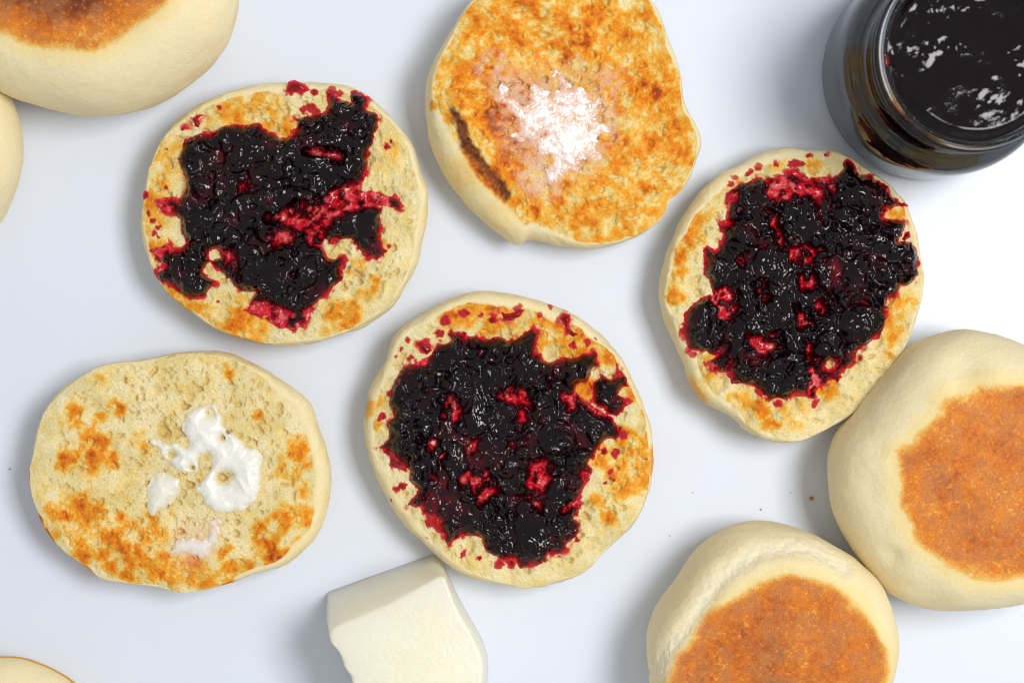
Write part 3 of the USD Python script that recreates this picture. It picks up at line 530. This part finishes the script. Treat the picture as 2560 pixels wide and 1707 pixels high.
# ================================================================== 5: buttered half, lower left
O5 = [(480,150),(560,130),(650,120),(750,110),(850,85),(960,72),(1080,66),(1190,68),(1270,85),(1370,130),(1470,180),(1560,250),(1650,310),(1730,370),(1745,430),(1780,520),(1815,620),(1840,720),(1850,820),(1845,920),(1830,1020),(1800,1110),(1760,1200),(1700,1260),(1620,1330),(1560,1370),(1470,1385),(1370,1410),(1270,1450),(1170,1475),(1080,1500),(980,1512),(900,1505),(800,1480),(680,1465),(580,1450),(490,1440),(450,1410),(390,1360),(310,1300),(220,1220),(150,1140),(110,1060),(75,970),(55,880),(55,780),(65,670),(80,580),(110,480),(150,400),(200,340),(270,270),(340,220),(410,180)]
T5 = [(400,660,110,.8),(450,640,60,.85),(260,750,70,.75),(550,400,50,.75),(330,470,60,.7),(460,480,50,.6),(290,1060,130,.75),(430,1100,100,.7),(560,1060,40,.75),(560,1200,110,.75),(640,1260,70,.9),(750,1150,90,.6),(880,1350,80,.8),(1000,1380,80,.7),(1230,1420,60,.8),(1200,1270,50,.8),(1440,1150,60,.9),(1560,1080,70,.9),(1490,1310,80,.9),(1580,1300,70,.6),(1660,650,70,.7),(1600,790,70,.7),(1720,720,50,.7),(1680,1050,60,.7),(1240,170,40,.75),(1410,440,35,.6),(720,620,60,.4),(540,710,60,.6),(640,1420,60,.7),(760,1400,80,.6),(1100,1430,60,.6),(460,1300,60,.6),(350,1200,90,.6),(470,230,60,.3),(1640,1230,50,.6),(300,400,40,.5),(250,1130,80,.7),(380,1280,70,.7),(520,1330,60,.7),(900,1420,80,.7),(1330,1380,60,.6),(690,1330,70,.7),(1700,900,60,.6),(1480,1220,60,.8),(170,1020,50,.6)]
P5 = [(795,300,35,1.1),(1040,295,30,1.0),(1000,340,35,1.1),(760,425,24,.9),(845,550,48,2.6),(930,560,48,1.5),(1410,440,28,1.3),(945,1155,28,2.2),(1280,1165,22,1.4),(440,390,50,.8),(1255,300,25,.9),(720,330,20,1.0),(540,640,40,.7),(435,1150,25,1.1),(520,1000,30,.7),(905,1080,25,.8),(550,1310,75,.9),(1000,870,30,2.2),(1015,770,14,1.4),(970,200,24,.9),(1080,350,18,.8),(1150,160,20,.8),(1200,830,34,2.4),(1245,545,12,1.2),(1205,585,12,1.2),(870,205,14,.8),(650,170,20,.7),(610,235,16,.7),(900,150,16,.7),(930,320,16,.8),(850,350,18,.8),(880,460,16,.8),(490,520,14,.7),(560,575,14,.7),(360,515,20,.6)]
H5 = Half(V5, O5, 17.5, 10.5, [0.8, (10, 4.2, 42), (-40, 1.2, 25)], (-0.01, 0.0), 505, T5, 0.10, P5, 1800, (0.25, 1.0), crust_toast=[(100,790,60,.75),(110,1060,60,.8),(170,1160,60,.7),(240,1260,50,.6),(400,1370,80,.5),(1250,1450,60,.6)], texture=0.6, wet=[(500,830,260,.8),(1150,700,420,.75),(700,1150,200,.5),(1100,1200,220,.6)], milk=[(1010,1230,180,.4)])
p = thing('muffin_half', (*H5.c, 0), 'oval toasted muffin half with thick soft white butter and no jam', 'muffin half', HALVES)
B5 = [[(955,480),(1000,420),(1080,390),(1160,370),(1190,440),(1205,500),(1250,540),(1310,600),(1350,640),(1400,660),(1440,690),(1430,780),(1440,860),(1425,920),(1390,980),(1340,1025),(1270,1040),(1200,1048),(1130,1040),(1090,1000),(1060,940),(1042,890),(1060,850),(1110,790),(1130,720),(1120,680),(1060,700),(1050,740),(1050,800),(1000,800),(950,800),(900,770),(870,740),(830,720),(820,660),(760,630),(745,600),(790,595),(860,625),(920,605),(970,640),(1010,620),(960,560)],
      [(760,830),(800,790),(870,800),(940,830),(962,880),(930,950),(880,990),(820,1045),(770,1060),(735,1020),(735,920)],
      [(1085,1070),(1150,1058),(1205,1080),(1195,1130),(1165,1200),(1175,1260),(1120,1312),(1040,1312),(960,1290),(900,1312),(855,1300),(900,1240),(930,1180),(1000,1170),(1080,1190),(1115,1150)]]
smear(H5, p, B5[:1], 65, 1.0, 0.28, (0.93, 0.90, 0.78), clear=1.3, ragged=0.9, soft=2.6, sink=-0.55, swirl=1.3, edge=0.75, holes=[(1205,828,30),(1235,820,18),(1000,870,26),(1015,770,12),(1245,545,12),(1205,585,12),(895,690,20),(1125,435,14)])
smear(H5, p, B5[1:2], 66, 0.7, 0.28, (0.91, 0.87, 0.73), clear=1.2, ragged=1.1, soft=3.0, sink=-0.65, swirl=0.6, edge=0.75)
smear(H5, p, B5[2:], 67, 0.45, 0.28, (0.90, 0.84, 0.74), clear=0.9, ragged=1.4, sink=-0.55, soft=2.2, edge=0.75, thin_tone=(0.84, 0.60, 0.36))
H5.build(p)

# ------------------------------------------------------------------ whole muffins
def whole(path, V, outer, disc, Hh, zo, seed, brown, dark=0.0, dents=(), seam=None, band=None, nt=560):
    O = V(outer, zo); c = (O.max(0) + O.min(0)) / 2
    th = np.linspace(-np.pi, np.pi, nt + 1)[:-1]; ct, st = np.cos(th), np.sin(th)
    ro = polar(O, c, th, 4.0)
    D = V(disc, Hh) - c if disc is not None else None
    dc = (D.max(0) + D.min(0)) / 2 if D is not None else np.zeros(2)
    rd = polar(D + 0.0, dc, th, 6.0) if D is not None else ro * 0.55
    dx, dy = dc[0] + rd * ct, dc[1] + rd * st
    ox, oy = ro * ct, ro * st
    K, S, B = 80, 80, 36
    xs, ys, zs, part = [], [], [], []
    for k in np.linspace(0.006, 1, K):
        xs.append(dc[0] + rd * ct * k); ys.append(dc[1] + rd * st * k); zs.append(np.full(nt, Hh + 0.5 * (1 - k * k))); part.append(0)
    for q in np.linspace(0, 1, S + 1)[1:]:
        a = q * np.pi / 2; g = math.sin(a) ** 1.05
        xs.append(dx + (ox - dx) * g); ys.append(dy + (oy - dy) * g); zs.append(np.full(nt, zo + (Hh - zo) * math.cos(a) ** 0.95)); part.append(1)
    for q in np.linspace(0, 1, B + 1)[1:]:
        a = q * np.pi / 2; k = 1 - 0.26 * (1 - math.cos(a))
        xs.append(ox * k); ys.append(oy * k); zs.append(np.full(nt, zo * (1 - math.sin(a) ** 1.0))); part.append(1)
    X, Y, Z = np.array(xs), np.array(ys), np.array(zs); nr = len(X)
    p3 = np.stack([X, Y, Z], -1)
    amp = np.clip(np.arange(nr)[::-1] / 12.0, 0, 1)[:, None]
    disp = ((n3(p3, 18, seed, 2) - .5) * 1.8 + (n3(p3, 5, seed + 1, 3) - .5) * 0.45 + (n3(p3, 1.2, seed + 2, 2) - .5) * 0.10) * amp
    for (qx, qy, r, d) in dents:
        u = V([(qx, qy)], (Hh + zo) / 2)[0] - c; e = np.hypot(X - u[0], Y - u[1]) / V.mm(r)
        disp -= d * np.exp(-e * e * 2)
    seamk = np.zeros(X.shape)
    if seam is not None:
        L = V(seam, (Hh + zo) / 2 + 3) - c
        dd = seg_dist(L, X + (n3(p3, 2.5, seed + 7) - .5) * 1.6, Y + (n3(p3, 2.5, seed + 8) - .5) * 1.6)
        upper = (Z > zo * 0.5)
        seamk = np.exp(-(dd / 2.3) ** 2) * upper
        disp -= 0.85 * np.exp(-(dd / 2.0) ** 2) * upper
        disp += seamk * (n3(p3, 1.0, seed + 9, 3) - .5) * 0.7 + 0.5 * np.exp(-((dd - 4.5) / 2.2) ** 2) * upper
    v0 = p3.reshape(-1, 3); v0 = np.vstack([v0, [*dc, Hh + 0.5], [0, 0, 0]])
    i = np.arange(nr - 1)[:, None] * nt; j = np.arange(nt)[None]; jn = (j + 1) % nt
    a, b, c_, d = i + j, i + jn, i + nt + j, i + nt + jn
    f = np.concatenate([np.stack([a, c_, d], -1).reshape(-1, 3), np.stack([a, d, b], -1).reshape(-1, 3)])
    ring = np.concatenate([np.repeat(np.arange(nr - 1), nt)] * 2); jj = np.arange(nt); lo = (nr - 1) * nt
    f = np.concatenate([f, np.stack([np.full(nt, nr * nt), jj, (jj + 1) % nt], 1), np.stack([np.full(nt, nr * nt + 1), lo + (jj + 1) % nt, lo + jj], 1)])
    ring = np.r_[ring, np.full(nt, -1), np.full(nt, 9999)]
    n0 = vnormals(v0, f); v = v0 + n0 * np.r_[disp.ravel(), disp[0].mean(), 0][:, None]; v[:, 2] = np.maximum(v[:, 2], 0.0)
    n = vnormals(v, f)
    x, y, z = v[:, 0], v[:, 1], v[:, 2]
    bv = np.zeros(len(v))
    if D is not None:
        wx = x + (n3(v, 7, seed + 3, 2) - .5) * 4 + (n3(v, 1.0, seed + 4, 2) - .5) * 0.9; wy = y + (n3(v, 7, seed + 5, 2) - .5) * 4 + (n3(v, 1.0, seed + 6, 2) - .5) * 0.9
        sd_ = sdist(chaikin(D, 1), wx, wy)
        k = sstep(-3.2, 3.0, sd_)
        m = n3(v, 9, seed + 11, 3) - .5; m2 = n3(v, 1.0, seed + 12, 3) - .5; m3 = n3(v, 3.0, seed + 14, 3) - .5
        bv = k * (brown + dark * sstep(2, 13, sd_) + 0.5 * m + 0.42 * m2 + 0.30 * m3) * (z > zo * 0.8)
        fl = sstep(0.66, 0.76, n3(v, 0.8, seed + 16, 2)) * k; bv = bv * (1 - 0.35 * fl)
        bv = np.maximum(bv, 0.16 * sstep(-7, -1, sd_) * (z > zo * 0.8))
    bv = np.maximum(bv, 0.8 * (1 - sstep(0.5, 3.0, z)))
    if band is not None:
        bv = np.maximum(bv, band * (1 - sstep(0.4, 1.6, np.abs(z - zo + (n3(v, 5, seed + 15) - .5) * 2) / 1.2)) )
    col = ramp(BROWN, np.clip(bv, 0, 1.3))
    dust = sstep(0.42, 0.62, n3(v, 4, seed + 17, 4)) * sstep(0.35, 0.6, bv)
    col = lerp(col, np.array([0.50, 0.215, 0.075]), (0.38 * dust)[:, None])
    col *= (1 + 0.10 * (n3(v, 12, seed + 13, 3) - .5))[:, None]
    sk = np.r_[seamk.ravel(), 0, 0][:, None]
    col = lerp(col, np.array([0.91, 0.83, 0.62]), sk * 0.75)
    pr = {'tone': col, 'wet': np.zeros(len(v))}
    put(numbered(path + '/browned_top'), v, f, M_TOP, n, pr, keep=ring < K - 1)
    put(numbered(path + '/crust'), v, f, M_CRUST, n, pr, keep=ring >= K - 1)
    return c

def whole_thing(label, V, outer, *a, **k):
    zo = a[2]; O = V(outer, zo); c = (O.max(0) + O.min(0)) / 2
    path = thing('whole_muffin', (*c, 0), label, 'English muffin', 'whole uncut muffins')
    whole(path, V, outer, *a, **k)

def circle(cx, cy, rx, ry=None, n=40, bump=0.012, seed=1):
    t = np.linspace(0, 2 * np.pi, n, endpoint=False); w = 1 + bump * np.sin(3 * t + seed) + bump * np.sin(2 * t + 2 * seed)
    return [(cx + rx * math.cos(q) * s_, cy + (ry or rx) * math.sin(q) * s_) for q, s_ in zip(t, w)]

W1 = [(1380,32),(1450,40),(1550,65),(1650,105),(1780,160),(1900,270),(1990,430),(2030,600),(2030,780),(1990,940),(1900,1080),(1780,1180),(1660,1220),(1560,1238),(1460,1250),(1360,1255),(1260,1253),(1180,1235),(1100,1200),(1040,1150),(990,1090),(940,1020),(900,950),(860,880),(830,800),(818,700),(815,600),(835,520),(860,470),(930,400),(1000,300),(1080,200),(1150,130),(1220,85),(1300,50)]
D1 = [(1100,580),(1130,560),(1190,545),(1230,480),(1290,430),(1310,350),(1400,310),(1500,280),(1600,285),(1700,310),(1780,350),(1850,450),(1900,620),(1900,800),(1850,950),(1760,1060),(1640,1110),(1530,1135),(1420,1115),(1340,1070),(1260,1020),(1200,950),(1160,870),(1130,780),(1115,680)]
whole_thing('whole muffin with an orange brown top cut by the right edge of the photo', V7, W1, D1, 41.0, 19.0, 71, 0.66, 0.04, dents=[(1380,180,120,2.4),(1070,1010,60,1.2),(980,720,90,.9),(1000,540,70,.8),(1240,1170,120,1.0)])
W2 = [(500,873),(580,878),(680,905),(780,945),(870,1000),(950,1050),(1020,1110),(1060,1180),(1080,1240),(1105,1320),(1112,1400),(1095,1470),(1080,1540),(1050,1650),(980,1740),(850,1850),(650,1900),(450,1890),(270,1830),(130,1730),(60,1620),(35,1520),(30,1420),(40,1340),(60,1260),(110,1180),(170,1100),(230,1020),(300,950),(380,895),(440,878)]
D2 = [(640,1090),(700,1105),(800,1140),(870,1190),(950,1260),(1010,1340),(1060,1420),(1075,1500),(1050,1590),(960,1710),(820,1800),(620,1840),(420,1830),(250,1780),(130,1690),(100,1600),(130,1530),(190,1420),(240,1330),(310,1270),(400,1210),(480,1160),(560,1120)]
whole_thing('whole muffin with a pale split curving round its brown top, at the bottom edge', V7, W2, D2, 39.0, 18.0, 72, 0.70, 0.08, seam=[(70,1540),(95,1450),(150,1370),(240,1240),(330,1120),(420,1040),(520,992),(620,978),(720,990),(800,1018),(870,1070)])
W3 = [(1468,0),(1460,80),(1430,180),(1380,290),(1300,390),(1200,480),(1080,570),(960,640),(850,680),(720,705),(600,712),(450,702),(300,675),(150,625),(50,590),(-60,535),(-170,460),(-280,350),(-350,180),(-370,0),(-340,-200),(-230,-400),(-50,-550),(200,-640),(500,-660),(800,-640),(1080,-550),(1290,-400),(1420,-200)]
D3 = [(1040,0),(980,60),(900,120),(820,180),(700,240),(560,290),(430,310),(300,290),(150,250),(0,220),(-150,150),(-250,50),(-270,-100),(-200,-300),(0,-430),(300,-480),(650,-460),(900,-340),(1030,-150)]
whole_thing('biggest whole muffin, dark brown on top, in the upper left corner', V8, W3, D3, 46.0, 21.0, 73, 0.60, 0.48)
whole_thing('pale side of a whole muffin showing at the left edge, below the biggest one', V8, circle(-622, 945, 759, 740, seed=2), None, 38.0, 18.0, 74, 0.6)
whole_thing('sliver of a pale muffin with a thin brown rim in the lower left corner', V8, circle(-75, 4920, 880, 915, seed=4), circle(-60, 4990, 610, 600, seed=4), 26.0, 14.0, 75, 0.5, band=0.45)

# ------------------------------------------------------------------ block of butter
def butter_block():
    zt = 40.0
    topP = VB([(215,950),(820,690),(1440,360),(1500,370),(1560,530),(1620,690),(1700,840),(1800,1000),(1880,1160),(1935,1320),(1930,1480),(1900,1700),(1860,1950),(1500,2120),(1000,2200),(600,2150),(540,1950),(490,1700),(450,1500),(370,1400),(345,1300),(290,1200),(205,1110),(195,1030)], zt)
    botP = VB([(168,540),(780,320),(1380,110),(1450,170),(1560,395),(1660,600),(1745,760),(1840,920),(1925,1080),(1985,1260),(1990,1460),(1960,1700),(1920,1990),(1540,2150),(1040,2230),(640,2180),(590,1990),(560,1740),(520,1540),(440,1420),(410,1310),(350,1190),(250,1040),(160,800)], 0.0)
    c = botP.mean(0); th = np.linspace(-np.pi, np.pi, 421)[:-1]; ct, st = np.cos(th), np.sin(th); nt = len(th)
    def pol(P):
        q = P - c; qq = np.vstack([q, q[:1]]); s_ = []
        d = []
        for a, b in zip(qq[:-1], qq[1:]): d += [a + (b - a) * t for t in np.linspace(0, 1, 20, endpoint=False)]
        d = np.array(d); an = np.arctan2(d[:, 1], d[:, 0]); r = np.hypot(d[:, 0], d[:, 1]); o = np.argsort(an)
        return gaussian_filter1d(np.interp(th, np.r_[an[o] - 2 * np.pi, an[o], an[o] + 2 * np.pi], np.r_[r[o], r[o], r[o]]), 1.0, mode='wrap')
    rt, rb = pol(topP), pol(botP)
    xs, ys, zs = [], [], []
    for k in np.linspace(0.01, 1.0, 70): xs.append((rt - 1.3) * ct * k); ys.append((rt - 1.3) * st * k); zs.append(np.full(nt, zt))
    for a in (0.1, 0.35, 0.6, 0.85, 1.1, 1.35, 1.55): xs.append((rt - 1.1 + 1.1 * math.sin(a)) * ct); ys.append((rt - 1.1 + 1.1 * math.sin(a)) * st); zs.append(np.full(nt, zt - 1.1 + 1.1 * math.cos(a)))
    for q in np.linspace(0.03, 1, 50): r = lerp(rt, rb, q); xs.append(r * ct); ys.append(r * st); zs.append(np.full(nt, zt * (1 - q)))
    X, Y, Z = np.array(xs), np.array(ys), np.array(zs); p3 = np.stack([X, Y, Z], -1); nr = len(X)
    v0 = np.vstack([p3.reshape(-1, 3), [0, 0, zt], [0, 0, 0]])
    i = np.arange(nr - 1)[:, None] * nt; j = np.arange(nt)[None]; jn = (j + 1) % nt
    a, b, c_, d = i + j, i + jn, i + nt + j, i + nt + jn
    f = np.concatenate([np.stack([a, c_, d], -1).reshape(-1, 3), np.stack([a, d, b], -1).reshape(-1, 3)]); jj = np.arange(nt); lo = (nr - 1) * nt
    f = np.concatenate([f, np.stack([np.full(nt, nr * nt), jj, (jj + 1) % nt], 1), np.stack([np.full(nt, nr * nt + 1), lo + (jj + 1) % nt, lo + jj], 1)])
    n0 = vnormals(v0, f)
    disp = (n3(v0, 14, 81, 2) - .5) * 0.5 + (n3(v0, 2.6, 82, 3) - .5) * 0.16 + (n3(v0 * np.array([1, 1, 0.15]), 0.9, 83, 2) - .5) * 0.18
    disp *= (v0[:, 2] > 0.5)
    v = v0 + n0 * disp[:, None]; v[:, 2] = np.maximum(v[:, 2], 0)
    path = numbered('/World/butter_block')
    pr = put(path, v, f, M_BUTTER, vnormals(v, f))
    UsdGeom.Xformable(pr).AddTranslateOp().Set(Gf.Vec3d(c[0] / 1000, c[1] / 1000, 0))
    tag(pr, 'pale cream block of butter with a torn left side, standing at the bottom edge', 'butter')
butter_block()

# ------------------------------------------------------------------ the jar of jam
def lathe(profile, nt=160, wob=None):
    th = np.linspace(0, 2 * np.pi, nt, endpoint=False); P = np.array(profile, float); nr = len(P)
    X = np.multiply.outer(P[:, 0], np.cos(th)); Y = np.multiply.outer(P[:, 0], np.sin(th)); Z = np.repeat(P[:, 1][:, None], nt, 1)
    v = np.stack([X, Y, Z], -1).reshape(-1, 3)
    i = np.arange(nr - 1)[:, None] * nt; j = np.arange(nt)[None]; jn = (j + 1) % nt
    a, b, c_, d = i + j, i + jn, i + nt + j, i + nt + jn
    f = np.concatenate([np.stack([a, b, d], -1).reshape(-1, 3), np.stack([a, d, c_], -1).reshape(-1, 3)])
    return v, f

def spline(pts, n=10):
    """a smooth line through the points (Catmull-Rom)"""
    P = np.array(pts, float); P = np.vstack([2 * P[0] - P[1], P, 2 * P[-1] - P[-2]]); out = []
    for k in range(1, len(P) - 2):
        a, b, c_, d = P[k - 1:k + 3]
        for t in np.linspace(0, 1, n, endpoint=False):
            out.append(0.5 * (2 * b + (c_ - a) * t + (2 * a - 5 * b + 4 * c_ - d) * t * t + (-a + 3 * b - 3 * c_ + d) * t ** 3))
    out.append(P[-2]); return np.array(out)

JC = unproject(np.array([2310.0]), np.array([190.0]), 0.0)[0]
outer = spline([(0.001, 0.9), (20, 0.9), (27, 0.4), (30.5, 0.0), (33.4, 1.6), (34.7, 5), (34.9, 10), (35.0, 24), (34.8, 34), (34.2, 39), (32.9, 42.5), (30.6, 45.6), (28.7, 48.2), (28.1, 51.5), (28.1, 58.5), (28.2, 63.5), (29.3, 64.3), (29.5, 65.6), (28.5, 66.6), (28.4, 68.5), (29.4, 69.4), (29.6, 70.8), (28.7, 72.0), (28.8, 75.4), (28.1, 77.2)])
inner = spline([(27.4, 77.5), (26.6, 76.8), (26.3, 73), (26.1, 66), (26.1, 60), (26.1, 52), (26.8, 47.5), (29.0, 43.8), (31.1, 40.2), (32.0, 35), (32.1, 26), (31.9, 16), (29.8, 8.5), (24, 6.2), (12, 5.6), (0.001, 5.5)])
jar = thing('jam_jar', (*JC, 0), 'open round clear glass jar with no lid, in the upper right corner', 'jar')
v, f = lathe(np.vstack([outer, inner]), 200)
put(jar + '/glass_body', v, f, M_GLASS, vnormals(v, f))

def jar_jam():
    ext = 0.12
    wall = [(r + ext, z) for r, z in inner if r > 24 and z < 73.0][::-1]
    prof = np.array([(0.001, 5.4), (12, 5.5), (24, 6.1)] + wall[0:])
    prof = prof[np.argsort(prof[:, 1], kind='stable')]
    v1, f1 = lathe(prof, 200); nt = 200
    th = np.linspace(0, 2 * np.pi, nt, endpoint=False); rr = prof[-1, 0]; z0 = prof[-1, 1]
    K = 90; xs, ys, zs = [], [], []
    for k in np.linspace(1, 0.008, K)[1:]: xs.append(rr * k * np.cos(th)); ys.append(rr * k * np.sin(th)); zs.append(np.full(nt, z0))
    X, Y = np.array(xs), np.array(ys); rho = np.hypot(X, Y) / rr
    fade = sstep(1.0, 0.86, rho)
    F1 = (1 - np.abs(2 * n2(X, Y, 11, 91, 3) - 1)) ** 2
    Zt = z0 + (2.9 * (n2(X, Y, 20, 92, 2) - .5) + 0.35 * (F1 - .4) + 1.1 * (n2(X, Y, 3.2, 93, 3) - .5) * sstep(0.49, 0.62, n2(X, Y, 12, 94, 2))) * fade - 0.9 * fade - 0.02 * X * fade - 0.19 * Y * fade
    vt = np.stack([X, Y, Zt], -1).reshape(-1, 3); base = len(v1) - nt
    v = np.vstack([v1, vt, [0, 0, Zt[-1].mean()]]); nr = K; i = np.arange(nr - 1)[:, None] * nt; j = np.arange(nt)[None]; jn = (j + 1) % nt
    a, b, c_, d = base + i + j, base + i + jn, base + i + nt + j, base + i + nt + jn
    f2 = np.concatenate([np.stack([a, b, d], -1).reshape(-1, 3), np.stack([a, d, c_], -1).reshape(-1, 3)])
    lo = len(v) - 1 - nt; jj = np.arange(nt); f3 = np.stack([np.full(nt, len(v) - 1), lo + jj, lo + (jj + 1) % nt], 1)
    f = np.concatenate([f1, f2, f3]); n = vnormals(v, f)
    t = 2.5 + 1.2 * n3(v, 6, 96, 2)
    pr = put('/World/jam', v, f, M_JAM, n, {'tone': ramp(JAMRAMP, t)})
    UsdGeom.Xformable(pr).AddTranslateOp().Set(Gf.Vec3d(JC[0] / 1000, JC[1] / 1000, 0))
    tag(pr, 'glossy near black jam filling the open glass jar', 'jam')
jar_jam()
rng_s = np.random.default_rng(5)
for deg, w_, h_ in ((186, 1.6, 0.25), (308, 2.6, 0.5), (317, 3.0, 0.4)):
    s_ = trimesh.creation.icosphere(2, 1.0); q = np.array(s_.vertices); q = q * (0.8 + 0.5 * n3(q, 0.6, deg, 2))[:, None] * np.array([0.75, w_, h_])
    a = math.radians(deg); q = q @ np.array([[math.cos(a), math.sin(a), 0], [-math.sin(a), math.cos(a), 0], [0, 0, 1]]) + np.array([27.2 * math.cos(a), 27.2 * math.sin(a), 76.9])
    put(numbered(jar + '/jam_smear'), q, np.array(s_.faces), M_JAM, True, {'tone': np.tile(np.array([[0.22, 0.004, 0.012]]), (len(q), 1))})

# ------------------------------------------------------------------ crumbs on the table
def crumb(px, py, r, m, label, seed, z=0.0):
    s_ = trimesh.creation.icosphere(2, 1.0); v = np.array(s_.vertices)
    v = v * (0.75 + 0.6 * n3(v, 0.7, seed, 2))[:, None] * np.array([r * 1.2, r, r * 0.6]); v[:, 2] -= v[:, 2].min()
    c = unproject(np.array([px]), np.array([py]), z)[0]
    pr = put(numbered('/World/crumb'), v, np.array(s_.faces), m, True)
    UsdGeom.Xformable(pr).AddTranslateOp().Set(Gf.Vec3d(c[0] / 1000, c[1] / 1000, z / 1000))
    tag(pr, label, 'crumb', 'crumbs on the white table')
crumb(2028, 1245, 0.6, M_SPECK, 'orange crumb beside the whole muffin at the right edge', 1)
crumb(1732, 1231, 0.19, M_DARK, 'dark speck right of the middle jam muffin', 2)
crumb(1976, 1231, 0.19, M_DARK, 'dark speck just left of the orange crumb', 3)
crumb(1674, 1339, 0.17, M_DARK, 'dark speck above left of the split whole muffin', 4)
crumb(25, 1172, 0.28, M_SPECK, 'tiny brown crumb left of the plain buttered half', 5)
crumb(1902, 1273, 0.28, M_SPECK, 'pale tan crumb above the whole muffin with the pale split', 6)
#crumb(304, 328, 0.17, M_DARK, 'dark speck under the biggest whole muffin', 7)
